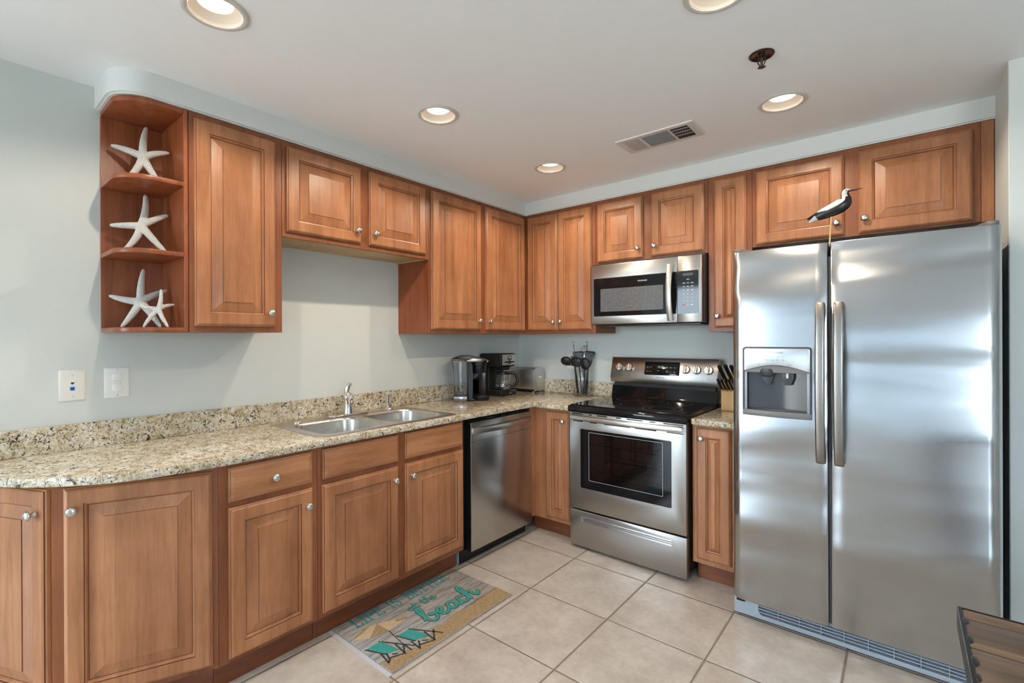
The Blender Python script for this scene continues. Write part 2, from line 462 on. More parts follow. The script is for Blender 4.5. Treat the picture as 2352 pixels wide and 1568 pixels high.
BLACKG = flat('black_gloss', (0.008, 0.008, 0.010), 0.06, spec=0.35)
BLACKP = flat('black_plastic', (0.010, 0.010, 0.011), 0.30, spec=0.3)
BLACKM = flat('black_matte', (0.012, 0.012, 0.013), 0.6)
DKGREY = flat('dark_grey_plastic', (0.055, 0.058, 0.064), 0.35, spec=0.35)
MIDGREY = flat('taupe_grey_plastic', (0.16, 0.15, 0.145), 0.4)
GREYPL = flat('blue_grey_plastic', (0.34, 0.38, 0.43), 0.4)
WHITEP = flat('white_plastic', (0.80, 0.80, 0.78), 0.3)
ALMOND = flat('almond_plastic', (0.76, 0.74, 0.69), 0.3)
INKW = flat('white_print', (0.75, 0.75, 0.75), 0.5)
INKD = flat('dark_print', (0.06, 0.06, 0.065), 0.5)
INKR = flat('red_print', (0.65, 0.06, 0.04), 0.5)
WHITEM = flat('white_enamel', (0.72, 0.72, 0.70), 0.4)
def glass(name, tint=(1, 1, 1), rough=0.0, ior=1.45):
    m, t, bs = M(name)
    bs.inputs['Base Color'].default_value = (*tint, 1); bs.inputs['Transmission Weight'].default_value = 1.0
    bs.inputs['Roughness'].default_value = rough; bs.inputs['IOR'].default_value = ior
    return m
def pane(name, tint, refl=0.04):
    """thin pane: straight-through tint plus a mirror-like skin"""
    m = bpy.data.materials.new(name); m.use_nodes = True; t = m.node_tree; t.nodes.clear()
    o = N(t, 'ShaderNodeOutputMaterial'); tr = N(t, 'ShaderNodeBsdfTransparent'); tr.inputs[0].default_value = (*tint, 1)
    gl = N(t, 'ShaderNodeBsdfGlossy'); gl.inputs['Roughness'].default_value = 0.02; gl.inputs['Color'].default_value = (0.9, 0.92, 0.95, 1)
    fr = N(t, 'ShaderNodeFresnel'); fr.inputs[0].default_value = 1.5
    mx = N(t, 'ShaderNodeMixShader'); L(t, fr.outputs[0], mx.inputs[0]); L(t, tr.outputs[0], mx.inputs[1]); L(t, gl.outputs[0], mx.inputs[2])
    L(t, mx.outputs[0], o.inputs[0])
    return m
CLEARG = pane('clear_glass', (0.96, 0.97, 0.97))
OVENG = pane('smoked_oven_glass', (0.50, 0.50, 0.53))
# chiselled edge relief
_t = GRANE.node_tree; _bs = _t.nodes['Principled BSDF']
_n = N(_t, 'ShaderNodeTexNoise', Scale=55.0, Detail=4.0); L(_t, coords(_t, rand=False), _n.inputs['Vector'])
bump(_t, _bs, _n.outputs[0], 0.9, 0.012)

# ------------------------------------------------------------------ the room
CANS = [(0.895, -2.733), (0.905, -1.780), (0.912, -0.851), (2.170, -0.857), (2.150, -1.775)]
CZ = ROOM['z']
b = NB(); box(b, -0.1, 0, -4.3, 0.1, -0.05, 2.55); struct('wall_left', b, WALLM)
b = NB(); box(b, 0, 2.894, 0, 0.1, -0.05, 2.55); struct('wall_back', b, WALLM)
b = NB(); box(b, 2.894, 5.7, -0.656, 0.1, -0.05, 2.55, 0.003, 1); struct('wall_right', b, WALLM)
b = NB(); box(b, 5.6, 5.7, -6.1, -0.656, -0.05, 2.55)
c = NB(); box(c, 5.5, 5.8, -4.6, -3.2, 0.90, 2.10); b = carve(b, [c]); struct('wall_side', b, WALLM)
b = NB(); box(b, -5.1, -5.0, -6.1, -4.2, -0.05, 2.55); struct('wall_far_left', b, WALLM)
b = NB(); box(b, -5.0, -0.1, -4.3, -4.2, -0.05, 2.55); struct('wall_divider', b, WALLM)
b = NB(); box(b, -5.1, 5.7, -6.1, -6.0, -0.05, 2.55)
c1 = NB(); box(c1, -4.6, 0.5, -6.3, -5.8, 0.04, 2.28); c2 = NB(); box(c2, 0.7, 3.5, -6.3, -5.8, 0.04, 2.28); c3 = NB(); box(c3, 3.90, 5.35, -6.3, -5.8, 0.04, 2.28)
b = carve(b, [c1, c2, c3]); struct('wall_front', b, WALLM)
b = NB(); box(b, -5.1, 5.7, -6.1, 0.1, -0.06, 0.0); struct('floor', b, TILEM)
b = NB()
fill(b, [[(-5.1, -6.1), (5.7, -6.1), (5.7, 0.1), (-5.1, 0.1)]] + [circ(x, y, 0.0765) for x, y in CANS], lambda x, y: Vector((x, y, CZ)))
struct('ceiling', b, CEILM)
# glass doors, plus an unseen side window added for daylight: white frames with panes
b = NB(); g = NB()
for x0, x1 in ((-4.6, -3.325), (-3.325, -2.05), (-2.05, -0.775), (-0.775, 0.5), (0.7, 2.1), (2.1, 3.5), (3.90, 5.35)):
    for q in ((x0, x0 + 0.05, 0.04, 2.28), (x1 - 0.05, x1, 0.04, 2.28), (x0 + .05, x1 - .05, 0.04, 0.11), (x0 + .05, x1 - .05, 2.22, 2.28)):
        box(b, q[0], q[1], -6.08, -6.03, q[2], q[3])
    box(g, x0 + .05, x1 - .05, -6.058, -6.054, 0.11, 2.22)
w = struct('window_1', b, WHITEM)
obj('pane', g, CLEARG, w)
b = NB(); g = NB()
for y0, y1 in ((-4.6, -3.9), (-3.9, -3.2)):
    for q in ((y0, y0 + 0.05, 0.90, 2.10), (y1 - 0.05, y1, 0.90, 2.10), (y0 + .05, y1 - .05, 0.90, 0.95), (y0 + .05, y1 - .05, 2.05, 2.10)):
        box(b, 5.62, 5.67, q[0], q[1], q[2], q[3])
    box(g, 5.644, 5.648, y0 + .05, y1 - .05, 0.95, 2.05)
w = struct('added_side_window', b, WHITEM)
obj('pane', g, CLEARG, w)
# unseen translucent sheet added to dim the middle pair of glass doors
m_, t_, bs_ = M('sheer_dimming_sheet')
t_.nodes.remove(bs_)
tl = N(t_, 'ShaderNodeBsdfTranslucent'); tl.inputs[0].default_value = (0.15, 0.165, 0.18, 1)
df = N(t_, 'ShaderNodeBsdfDiffuse'); df.inputs[0].default_value = (0.45, 0.46, 0.46, 1)
ad = N(t_, 'ShaderNodeAddShader'); L(t_, tl.outputs[0], ad.inputs[0]); L(t_, df.outputs[0], ad.inputs[1])
L(t_, ad.outputs[0], t_.nodes['Material Output'].inputs[0])
b = NB(); lo_ = []; hi_ = []
for i in range(241):
    x = 0.62 + 2.96 * i / 240
    y = -5.93 + 0.022 * math.sin(i * 0.55) + 0.008 * math.sin(i * 0.23)
    lo_.append(b.verts.new((x, y, 0.03))); hi_.append(b.verts.new((x, y, 2.33)))
for i in range(240): b.faces.new((lo_[i], lo_[i + 1], hi_[i + 1], hi_[i]))
solo('dimming_sheet', b, m_, 'unseen translucent sheet added to dim the glass doors behind the camera', 'dimming_sheet', (2.1, -5.93, 0.03), None, 80)
# dropped soffit over the wall units, rounded at its free end
pl = [(0, 0), (2.894, 0), (2.894, -0.317), (0.317, -0.317)]
pl += [(0.317 - 0.13 + 0.13 * math.cos(math.radians(t)), -2.883 + 0.13 - 0.13 * math.sin(math.radians(t))) for t in range(0, 91, 9)]
pl += [(0, -2.883)]
b = NB(); prism(b, pl, 2.3125, CZ); struct('trim_1', b, SOFM)
b = NB()   # caulked strip between units and soffit
pl2 = [(0, 0), (2.894, 0), (2.894, -0.309), (0.309, -0.309)] + [(0.309 - 0.12 + 0.12 * math.cos(math.radians(t)), -2.874 + 0.12 - 0.12 * math.sin(math.radians(t))) for t in range(0, 91, 9)] + [(0, -2.874)]
prism(b, pl2, 2.3065, 2.3125); struct('trim_2', b, SOFM)

# ------------------------------------------------------------------ cabinets
KNOB = [(0.0092, 0), (0.0092, 0.003), (0.006, 0.006), (0.0055, 0.013), (0.011, 0.0165), (0.0158, 0.0205), (0.0160, 0.0245), (0.0125, 0.0285), (0.006, 0.0302), (0, 0.0306)]
def rings(bm, F, a0, a1, c0, c1, b0, prof, mi=0, dark=()):
    rows = []
    for ins, d in prof:
        rows.append([bm.verts.new(F(x, b0 + d, z)) for x, z in ((a0 + ins, c0 + ins), (a1 - ins, c0 + ins), (a1 - ins, c1 - ins), (a0 + ins, c1 - ins))])
    for k, (A, B_) in enumerate(zip(rows, rows[1:])):
        for i in range(4):
            j = (i + 1) % 4
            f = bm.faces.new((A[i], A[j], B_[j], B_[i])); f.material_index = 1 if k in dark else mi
    bm.faces.new(rows[-1]); bm.faces.new(rows[0])
def knob_on(parent, F, a, b_, c, mat=None, label=None):
    k = NB(); lathe(k, KNOB, F(a, b_, c), F.n, 20)
    return obj('knob', k, mat or NICK, parent, label, 50)
def door(parent, F, a0, a1, c0, c1, b0, knob=None, mat=None, label=None):
    w = a1 - a0
    st = 0.054 if w > 0.22 else 0.050
    sl = min(0.040, max(0.012, (w - 2 * st - 0.034) / 2 - 0.006))
    pr = [(0, 0), (0, 0.010), (0.0045, 0.0130), (0.0052, 0.0165), (0.0085, 0.0185), (0.0115, 0.020), (st, 0.020), (st + .0014, 0.0160), (st + .0055, 0.0150), (st + .0090, 0.0085), (st + .0108, 0.0070), (st + .0125, 0.0075), (st + .0125 + sl, 0.0175), (st + .0132 + sl, 0.0198), (st + .0160 + sl, 0.0198)]
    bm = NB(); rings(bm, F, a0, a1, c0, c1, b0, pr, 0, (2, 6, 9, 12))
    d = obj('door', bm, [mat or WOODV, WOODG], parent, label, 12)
    if knob: knob_on(d, F, knob[0], b0 + 0.0195, knob[1])
    return d
def drawer_front(parent, F, a0, a1, c0, c1, b0, mat, knob=None):
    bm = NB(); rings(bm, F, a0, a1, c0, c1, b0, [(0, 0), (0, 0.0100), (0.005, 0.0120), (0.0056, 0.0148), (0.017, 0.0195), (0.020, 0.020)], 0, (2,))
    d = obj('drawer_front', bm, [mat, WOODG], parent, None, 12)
    if knob: knob_on(d, F, knob[0], b0 + 0.0195, knob[1])
    return d
UZ0, UZ1, UD = 1.380, 2.3055, 0.304
DZ0, DZ1 = 1.406, 2.279
def upper(name, F, a0, a1, c0, label, doors, mat=None, a_in=None):
    t = thing(name, label, 'cabinet', F(a0, 0.001, c0))
    bm = NB(); box(bm, a0 + .0008, a1 - .0008, 0.001, UD, c0, UZ1, 0.0012, 1, 0, F)
    obj('body', bm, WOODF, t)
    for d in doors: door(t, F, *d)
    return t
B0 = UD
# sink wall, left to right
upper('upper_cabinet', LEFT, -2.632, -2.240, UZ0, 'tall single-door wooden wall cabinet right beside the open starfish shelves',
      [(-2.613, -2.276, DZ0, DZ1, B0, (-2.306, 1.470))])
# short pair above the sink: rail, sides and a pale recessed underside
t = thing('upper_cabinet', 'short two-door wooden cabinet with pale underside hanging above the sink', 'cabinet', LEFT(-2.240, 0.001, 1.841))
bm = NB()
box(bm, -2.2392, -1.3118, 0.001, UD - .02, 1.862, UZ1, 0, 1, 0, LEFT)
box(bm, -2.2392, -1.3118, UD - .02, UD, 1.841, UZ1, 0.0012, 1, 0, LEFT)
obj('body', bm, WOODF, t)
bm = NB()
box(bm, -2.2392, -1.326, 0.001, UD - .0202, 1.850, 1.862, 0, 1, 0, LEFT)
box(bm, -1.326, -1.3118, 0.001, UD - .0202, 1.842, 1.862, 0, 1, 0, LEFT)
obj('bottom_panel', bm, CREAM, t, 'pale birch underside')
door(t, LEFT, -2.219, -1.808, 1.867, DZ1, B0, (-1.838, 1.933))
door(t, LEFT, -1.756, -1.345, 1.867, DZ1, B0, (-1.726, 1.934))
t = upper('upper_cabinet', LEFT, -1.311, -0.305, UZ0, 'tall two-door wooden wall cabinet above the coffee makers, ending at the corner',
      [(-1.295, -0.836, DZ0, DZ1, B0, (-0.868, 1.470)), (-0.786, -0.331, DZ0, DZ1, B0, (-0.757, 1.468))])
bm = NB(); box(bm, -1.3128, -1.3108, 0.001, UD - .016, UZ0, 1.840, 0, 1, 0, LEFT); obj('side_panel', bm, WOODD, t, 'red-brown laminated side panel')
# range wall, left to right
upper('upper_cabinet', BACK, 0.001, 0.924, UZ0, 'two-door wooden wall cabinet in the corner, left of the microwave',
      [(0.332, 0.609, DZ0, DZ1, B0, (0.580, 1.466)), (0.613, 0.896, DZ0, DZ1, B0, (0.643, 1.469))])
upper('upper_cabinet', BACK, 0.924, 1.684, 1.858, 'short two-door wooden cabinet sitting directly above the microwave',
      [(0.945, 1.277, 1.873, DZ1, B0, (1.247, 1.936)), (1.332, 1.663, 1.873, DZ1, B0, (1.360, 1.937))])
upper('upper_cabinet', BACK, 1.684, 1.925, UZ0, 'narrow single-door wooden wall cabinet between microwave and refrigerator',
      [(1.720, 1.894, DZ0, DZ1, B0, (1.743, 1.472))])
t = upper('upper_cabinet', BACK, 1.925, 2.850, 1.858, 'wide two-door wooden cabinet above the refrigerator, behind the bird figure',
      [(1.945, 2.353, 1.868, DZ1, B0, (2.322, 1.931)), (2.412, 2.823, 1.868, DZ1, B0, (2.437, 1.937))])
bm = NB(); box(bm, 2.8504, 2.8915, 0.02, UD - .002, 1.858, UZ1, 0.001, 1, 0, BACK); obj('filler_strip', bm, WOODV, t)

# open corner shelf unit at the free end
t = thing('corner_shelf', 'open wooden end shelf unit with rounded boards holding white starfish', 'shelf', (0.001, -2.868, 1.379))
bm = NB(); box(bm, -2.866, -2.6485, 0.001, 0.011, 1.3985, 2.285, 0, 1, 0, LEFT); obj('back_panel', bm, WOODD, t)
bm = NB(); box(bm, -2.6485, -2.6335, 0.001, UD, 1.379, UZ1, 0.002, 1, 0, LEFT); obj('side_panel', bm, WOODD, t)
shp = [(0.0112, -2.6487), (0.302, -2.6487), (0.302, -2.755)]
shp += [(0.302 - 0.115 + 0.115 * math.cos(math.radians(q)), -2.751 - 0.115 * math.sin(math.radians(q))) for q in range(6, 91, 7)]
shp += [(0.0112, -2.866)]
for z0, z1 in ((2.285, UZ1), (1.984, 2.003), (1.691, 1.710), (1.379, 1.398)):
    bm = NB(); prism(bm, shp, z0, z1, None, 0, 0.003); obj('shelf', bm, WOODD, t)

# base units along the sink wall
BD, BZ0, BZ1 = 0.600, 0.105, 0.872
def toe(parent, F, a0, a1, d=0.552):
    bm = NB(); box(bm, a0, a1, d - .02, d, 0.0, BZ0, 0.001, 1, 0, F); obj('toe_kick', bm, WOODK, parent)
A2 = Vector((0.598, -2.630, 0)); A3 = Vector((0.414, -3.068, 0))
t2 = (A3 - A2).normalized(); n2 = Vector((-t2.y, t2.x, 0)); n2 = n2 if n2.x > 0 else -n2
t3 = Vector((-0.913, -0.408, 0)).normalized(); n3 = Vector((0.408, -0.913, 0)).normalized()
F2 = Fr(A2, t2, n2); F3 = Fr(A3, t3, n3)
t = thing('base_cabinet', 'angled wooden end cabinet with two large doors at the rounded counter end', 'cabinet', (0.3, -2.9, 0))
bm = NB(); prism(bm, [(0.001, -2.6295), (0.5985, -2.6295), (0.414, -3.068), (0.001, -3.2525)], BZ0, BZ1); obj('body', bm, WOODF, t)
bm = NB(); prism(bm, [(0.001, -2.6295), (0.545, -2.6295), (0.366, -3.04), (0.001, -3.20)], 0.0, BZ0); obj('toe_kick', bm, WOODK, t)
door(t, F2, 0.018, 0.444, 0.127, 0.852, 0, (0.416, 0.779))
door(t, F3, 0.010, 0.425, 0.127, 0.852, 0, (0.050, 0.772))
t = thing('base_cabinet', 'wooden base cabinet with one knobbed drawer above one door, left of the sink unit', 'cabinet', (0.3, -2.43, 0))
bm = NB(); box(bm, -2.6285, -2.2290, 0.001, BD, BZ0, BZ1, 0.0012, 1, 0, LEFT); obj('body', bm, WOODF, t)
toe(t, LEFT, -2.6285, -2.2290)
drawer_front(t, LEFT, -2.596, -2.258, 0.724, 0.856, BD, WOODY, (-2.425, 0.787))
door(t, LEFT, -2.596, -2.257, 0.124, 0.701, BD, (-2.284, 0.631))
t = thing('base_cabinet', 'wooden sink base cabinet with two doors under two plain drawer fronts', 'cabinet', (0.3, -1.77, 0))
bm = NB(); box(bm, -2.2275, -1.3120, 0.001, BD, BZ0, BZ1, 0.0012, 1, 0, LEFT)
c = NB(); box(c, -2.2095, -1.3300, 0.02, BD - .02, BZ0 + .02, 1.0, 0, 1, 0, LEFT)
obj('body', carve(bm, [c]), WOODF, t)
toe(t, LEFT, -2.2275, -1.3300)
drawer_front(t, LEFT, -2.208, -1.793, 0.724, 0.856, BD, WOODY)
drawer_front(t, LEFT, -1.747, -1.329, 0.724, 0.856, BD, WOODY)
door(t, LEFT, -2.210, -1.794, 0.128, 0.699, BD, (-1.823, 0.634))
door(t, LEFT, -1.748, -1.324, 0.136, 0.700, BD, (-1.711, 0.635))
# corner unit beside the range, with its filler return
t = thing('base_cabinet', 'narrow-door wooden corner base cabinet between dishwasher and range', 'cabinet', (0.6, -0.3, 0))
bm = NB(); prism(bm, [(0.001, -0.001), (0.9165, -0.001), (0.9165, -0.600), (0.601, -0.600), (0.601, -0.648), (0.001, -0.648)], BZ0, BZ1); obj('body', bm, WOODV, t)
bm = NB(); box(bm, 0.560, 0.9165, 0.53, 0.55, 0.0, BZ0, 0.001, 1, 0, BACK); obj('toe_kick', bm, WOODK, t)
door(t, BACK, 0.706, 0.889, 0.130, 0.854, BD, (0.852, 0.792))
t = thing('base_cabinet', 'narrow single-door wooden base cabinet between range and refrigerator', 'cabinet', (1.8, -0.3, 0))
bm = NB(); box(bm, 1.684, 1.938, 0.001, BD, BZ0, BZ1, 0.0012, 1, 0, BACK); obj('body', bm, WOODV, t)
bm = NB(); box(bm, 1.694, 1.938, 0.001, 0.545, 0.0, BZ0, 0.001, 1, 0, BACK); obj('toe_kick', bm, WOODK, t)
door(t, BACK, 1.709, 1.886, 0.133, 0.856, BD, (1.739, 0.797))

# ------------------------------------------------------------------ granite worktops
CT, CB = 0.903, 0.8725
def slab(parent, bm, top=CT):
    bmesh.ops.recalc_face_normals(bm, faces=bm.faces[:])
    bm.normal_update()
    for f in bm.faces: f.material_index = 0 if abs(f.normal.z) > 0.6 else 1
    return obj('slab', bm, [GRAN, GRANE], parent)
t = thing('countertop', 'long L-shaped beige speckled granite worktop with rounded end and sink cut-out', 'countertop', (0.3, -1.6, CB))
edge = [(0.632, -0.651), (0.630, -1.4), (0.628, -2.3), (0.632, -2.45), (0.634, -2.60), (0.627, -2.72), (0.604, -2.86), (0.560, -2.97), (0.475, -3.08), (0.360, -3.175), (0.20, -3.25), (0.0, -3.30)]
ec = [edge[0], edge[1]] + [(p.x, p.y) for p in cat([(x, y, 0) for x, y in edge[2:]], 5)]
bm = NB(); prism(bm, [(0.001, -0.001), (0.920, -0.001), (0.920, -0.651)] + [(max(x, 0.001), y) for x, y in ec], CB, CT, None, 0, 0.004, 'abc', 2)
c = NB(); prism(c, rrect(0.095, 0.565, -2.18, -1.37, 0.05), 0.8, 1.0)
slab(t, carve(bm, [c]))
bm = NB(); box(bm, -3.25, -0.0215, 0.001, 0.021, CT, 1.009, 0.002, 1, 0, LEFT); obj('backsplash', bm, GRAN, t)
bm = NB(); box(bm, 0.001, 0.915, 0.001, 0.021, CT, 1.009, 0.002, 1, 0, BACK); obj('backsplash', bm, GRAN, t)
t = thing('countertop', 'short piece of granite worktop between range and refrigerator', 'countertop', (1.8, -0.3, CB))
bm = NB(); prism(bm, [(1.690, -0.001), (1.938, -0.001), (1.938, -0.651), (1.700, -0.651), (1.690, -0.641)], CB, CT, None, 0, 0.004)
slab(t, bm)
bm = NB(); box(bm, 1.690, 1.938, 0.001, 0.021, CT, 1.009, 0.002, 1, 0, BACK); obj('backsplash', bm, GRAN, t)
# ------------------------------------------------------------------ sink and taps
t = thing('kitchen_sink', 'double-bowl stainless steel drop-in sink set in the granite worktop', 'sink', (0.33, -1.775, CT))
SZ = CT + 0.0035
bm = NB()
outer = rrect(0.068, 0.588, -2.203, -1.347, 0.03)
bl, br_ = rrect(0.190, 0.548, -2.160, -1.800, 0.075, 8), rrect(0.190, 0.548, -1.755, -1.395, 0.075, 8)
fill(bm, [outer, bl, br_], lambda x, y: Vector((x, y, SZ)))
def loop(bm, L0, z0, L1, z1, mi=0):
    A = [bm.verts.new((x, y, z0)) for x, y in L0]; Bq = [bm.verts.new((x, y, z1)) for x, y in L1]
    for i in range(len(A)):
        j = (i + 1) % len(A)
        f = bm.faces.new((A[i], A[j], Bq[j], Bq[i])); f.material_index = mi
loop(bm, outer, SZ, rrect(0.0655, 0.5905, -2.2055, -1.3445, 0.032), SZ - 0.0015)
loop(bm, rrect(0.0655, 0.5905, -2.2055, -1.3445, 0.032), SZ - 0.0015, rrect(0.0650, 0.5910, -2.206, -1.344, 0.032), CT + 0.0002)
for y0, y1 in ((-2.160, -1.800), (-1.755, -1.395)):
    def rr(k, r): return rrect(0.190 + k, 0.548 - k, y0 + k, y1 - k, r, 8)
    lv = [(0, SZ, .075), (.003, SZ - .004, .073), (.005, SZ - .012, .072), (.010, SZ - .13, .068), (.020, SZ - .155, .06), (.045, SZ - .168, .05), (.14, SZ - .172, .03)]
    for (k0, z0, r0), (k1, z1, r1) in zip(lv, lv[1:]): loop(bm, rr(k0, r0), z0, rr(k1, r1), z1)
    fill(bm, [rr(.14, .03)], lambda x, y: Vector((x, y, SZ - .172)))
obj('basin', bm, ST_S, t, None, 40)
for y in (-1.98, -1.575):
    bm = NB(); lathe(bm, [(0.044, -.1715), (0.044, -.1695), (0.036, -.1690), (0.030, -.1715), (0.012, -.171), (0, -.1705)], (0.36, y, SZ), (0, 0, 1), 24); obj('drain', bm, CHROME, t)
bm = NB(); lathe(bm, [(0.022, 0), (0.022, .002), (0.018, .0045), (0.008, .006), (0, .006)], (0.125, -2.075, SZ), (0, 0, 1), 24); obj('hole_cover', bm, CHROME, t)
# tap: long base plate, body, curved lever; the spout reaches over the bowls
t = thing('kitchen_faucet', 'chrome single-lever kitchen tap standing on the back ledge of the sink', 'faucet', (0.118, -1.765, SZ + .0006))
bm = NB()
prism(bm, [(0.118 + 0.030 * math.sin(q) , -1.765 + (0.100 if math.cos(q) > 0 else -0.100) + 0.030 * math.cos(q)) for q in [2 * PI * i / 32 + 0.0001 for i in range(32)]], SZ + .0006, SZ + .010, None, 0, 0.004)
obj('base_plate', bm, CHROME, t, None, 50)
bm = NB(); lathe(bm, [(0.027, .009), (0.0255, .02), (0.0235, .05), (0.0225, .075), (0.024, .085), (0.024, .105), (0.020, .122), (0.010, .132), (0, .134)], (0.112, -1.765, SZ), (0, 0, 1), 28); obj('body', bm, CHROME, t)
bm = NB()
tube(bm, cat([(0.115 + .885 * d_, -1.765 - .465 * d_, SZ + h_) for d_, h_ in ((0.0, .085), (0.05, .108), (0.11, .116), (0.17, .106), (0.192, .088))], 6), [0.0165 - 0.00025 * i for i in range(25)], 14); obj('spout', bm, CHROME, t)
bm = NB()
tube(bm, cat([(0.105, -1.768, SZ + .118), (0.098, -1.765, SZ + .140), (0.095, -1.752, SZ + .165), (0.098, -1.738, SZ + .182)], 6), [0.017 - .0001 * i if i < 6 else 0.0165 - 0.0005 * (i - 6) for i in range(19)], 14, 0, 0.6); obj('lever', bm, CHROME, t)
t = thing('side_sprayer', 'small chrome pull-out sprayer on the sink ledge, right of the tap', 'sprayer', (0.120, -1.485, SZ + .0006))
bm = NB(); lathe(bm, [(0.026, .0006), (0.025, .005), (0.020, .012), (0.015, .016)], (0.120, -1.485, SZ), (0, 0, 1), 24); obj('collar', bm, CHROME, t)
bm = NB(); lathe(bm, [(0.013, .012), (0.0145, .03), (0.0165, .055), (0.0175, .075), (0.019, .09), (0.018, .103), (0.012, .112), (0, .114)], (0.120, -1.485, SZ), (0, 0, 1), 24); obj('body', bm, CHROME, t)
bm = NB(); tube(bm, [(0.120, -1.485, SZ + .098), (0.140, -1.494, SZ + .097), (0.152, -1.498, SZ + .093)], [0.013, 0.0145, 0.0125], 16); obj('nozzle', bm, CHROME, t)

# ------------------------------------------------------------------ dishwasher
t = thing('dishwasher', 'stainless steel dishwasher with curved bar handle, right of the sink unit', 'dishwasher', (0.3, -0.965, 0))
bm = NB(); box(bm, -1.290, -0.655, 0.04, 0.566, 0.095, 0.868, 0.002, 1, 0, LEFT); obj('body', bm, BLACKM, t)
bm = NB(); box(bm, -1.268, -0.660, 0.568, 0.622, 0.080, 0.846, 0.004, 2, 0, LEFT)
box(bm, -1.268, -0.660, 0.6219, 0.6226, 0.730, 0.7315, 0, 1, 1, LEFT)
obj('door', bm, [ST_Y, BLACKP], t)
bm = NB(); box(bm, -1.2685, -1.2682, 0.57, 0.618, 0.082, 0.844, 0, 1, 0, LEFT); obj('edge_trim', bm, BLACKP, t)
bm = NB(); box(bm, -1.268, -0.660, 0.560, 0.600, 0.8465, 0.858, 0.002, 1, 0, LEFT)
for y in (-1.19, -1.02, -0.86, -0.76): box(bm, y, y + .05, 0.575, 0.597, 0.858, 0.8605, 0.001, 1, 0, LEFT)
obj('control_strip', bm, BLACKG, t)
bm = NB()
out = [(-1.254 + 0.574 * i / 24, 0.636 + 0.030 * math.sin(PI * i / 24) ** 0.7) for i in range(25)]
inn = [(-1.254 + 0.574 * i / 24, 0.6215 + 0.030 * math.sin(PI * i / 24) ** 0.7) for i in range(24, -1, -1)]
prism(bm, [(-1.254, 0.622)] + out + [(-0.680, 0.622)] + inn[1:-1], 0.778, 0.814, LEFT, 0, 0.003); obj('handle', bm, ST_H, t)
bm = NB(); box(bm, -1.290, -0.657, 0.545, 0.560, 0.003, 0.078, 0.002, 1, 0, LEFT)
box(bm, -1.306, -1.291, 0.50, 0.560, 0.002, 0.10, 0.002, 1, 0, LEFT); obj('toe_panel', bm, BLACKP, t)
bm = NB(); box(bm, -1.312, -1.3065, 0.52, 0.556, 0.002, 0.075, 0.001, 1, 0, LEFT); obj('foot_bracket', bm, GREYPL, t)
for y in (-1.25, -0.70):
    bm = NB(); lathe(bm, [(0.018, 0), (0.018, 0.01), (0.008, 0.012), (0.008, 0.095)], (0.30, y, 0), (0, 0, 1), 12); obj('foot', bm, BLACKP, t)

# ------------------------------------------------------------------ electric range
th = math.radians(0.6)
RG = Fr((0.9315, 0, 0), (math.cos(th), -math.sin(th), 0), (-math.sin(th), -math.cos(th), 0))
RW = 0.748
t = thing('electric_range', 'freestanding stainless steel electric range with black glass cooktop', 'range', RG(RW / 2, 0.35, 0))
bm = NB(); box(bm, 0.002, RW - .002, 0.035, 0.618, 0.030, 0.872, 0.002, 1, 0, RG)
c = NB(); box(c, 0.115, 0.640, 0.16, 0.70, 0.395, 0.775, 0, 1, 0, RG)
obj('body', carve(bm, [c]), [flat('brown_black_enamel', (0.045, 0.03, 0.025), 0.25)], t)
bm = NB(); box(bm, 0, RW, 0.620, 0.656, 0.018, 0.246, 0.004, 2, 0, RG)
c = NB(); prism(c, [(0.648, 0.2135), (0.67, 0.2135), (0.67, 0.178), (0.656, 0.178), (0.640, 0.186)], 0.082, 0.664, RG, 0, 0, 'bca')
obj('drawer', carve(bm, [c]), ST_X, t)
bm = NB(); prism(bm, [(0.6405, 0.213), (0.658, 0.213), (0.659, 0.209), (0.643, 0.196), (0.6405, 0.19)], 0.0825, 0.6635, RG, 0, 0, 'bca'); obj('drawer_pull', bm, steel('bright_pull', (0.66, 0.68, 0.70), 0.2), t)
# oven door with window
bm = NB(); box(bm, 0, RW, 0.624, 0.660, 0.257, 0.872, 0.004, 2, 0, RG)
c = NB(); prism(c, rrect(0.080, 0.667, 0.394, 0.769, 0.008), 0.60, 0.70, RG, 0, 0, 'acb')
bm = carve(bm, [c])
for a0, a1, z in ((0.02, 0.10, .8635), (0.14, 0.165, .8635), (0.20, 0.27, .8635), (0.33, 0.36, .8635), (0.40, 0.50, .8635), (0.54, 0.575, .8635), (0.62, 0.735, .8635), (0.03, 0.10, .8165), (0.15, 0.20, .8165), (0.25, 0.42, .8165), (0.45, 0.58, .8165), (0.64, 0.735, .8165)):
    box(bm, a0, a1, 0.6585, 0.6604, z - .003, z + .003, 0, 1, 1, RG)
dr = obj('oven_door', bm, [ST_X, BLACKG], t)
bm = NB()
fill(bm, [rrect(0.080, 0.667, 0.394, 0.769, 0.008), rrect(0.140, 0.615, 0.448, 0.752, 0.006)], lambda a, c_: RG(a, 0.6565, c_))
obj('window_surround', bm, BLACKG, dr)
bm = NB(); box(bm, 0.139, 0.616, 0.650, 0.6535, 0.447, 0.753, 0, 1, 0, RG); obj('window_pane', bm, OVENG, dr)
bm = NB()
fill(bm, [rrect(0.139, 0.616, 0.447, 0.753, 0.006), rrect(0.142, 0.613, 0.450, 0.750, 0.006)], lambda a, c_: RG(a, 0.6569, c_)); obj('window_trim', bm, flat('pale_line', (0.30, 0.31, 0.31), 0.4), dr)
bm = NB()
out = [(0.022 + 0.712 * i / 28, 0.690 + 0.024 * math.sin(PI * i / 28)) for i in range(29)]
inn = [(0.022 + 0.712 * i / 28, 0.672 + 0.024 * math.sin(PI * i / 28)) for i in range(28, -1, -1)]
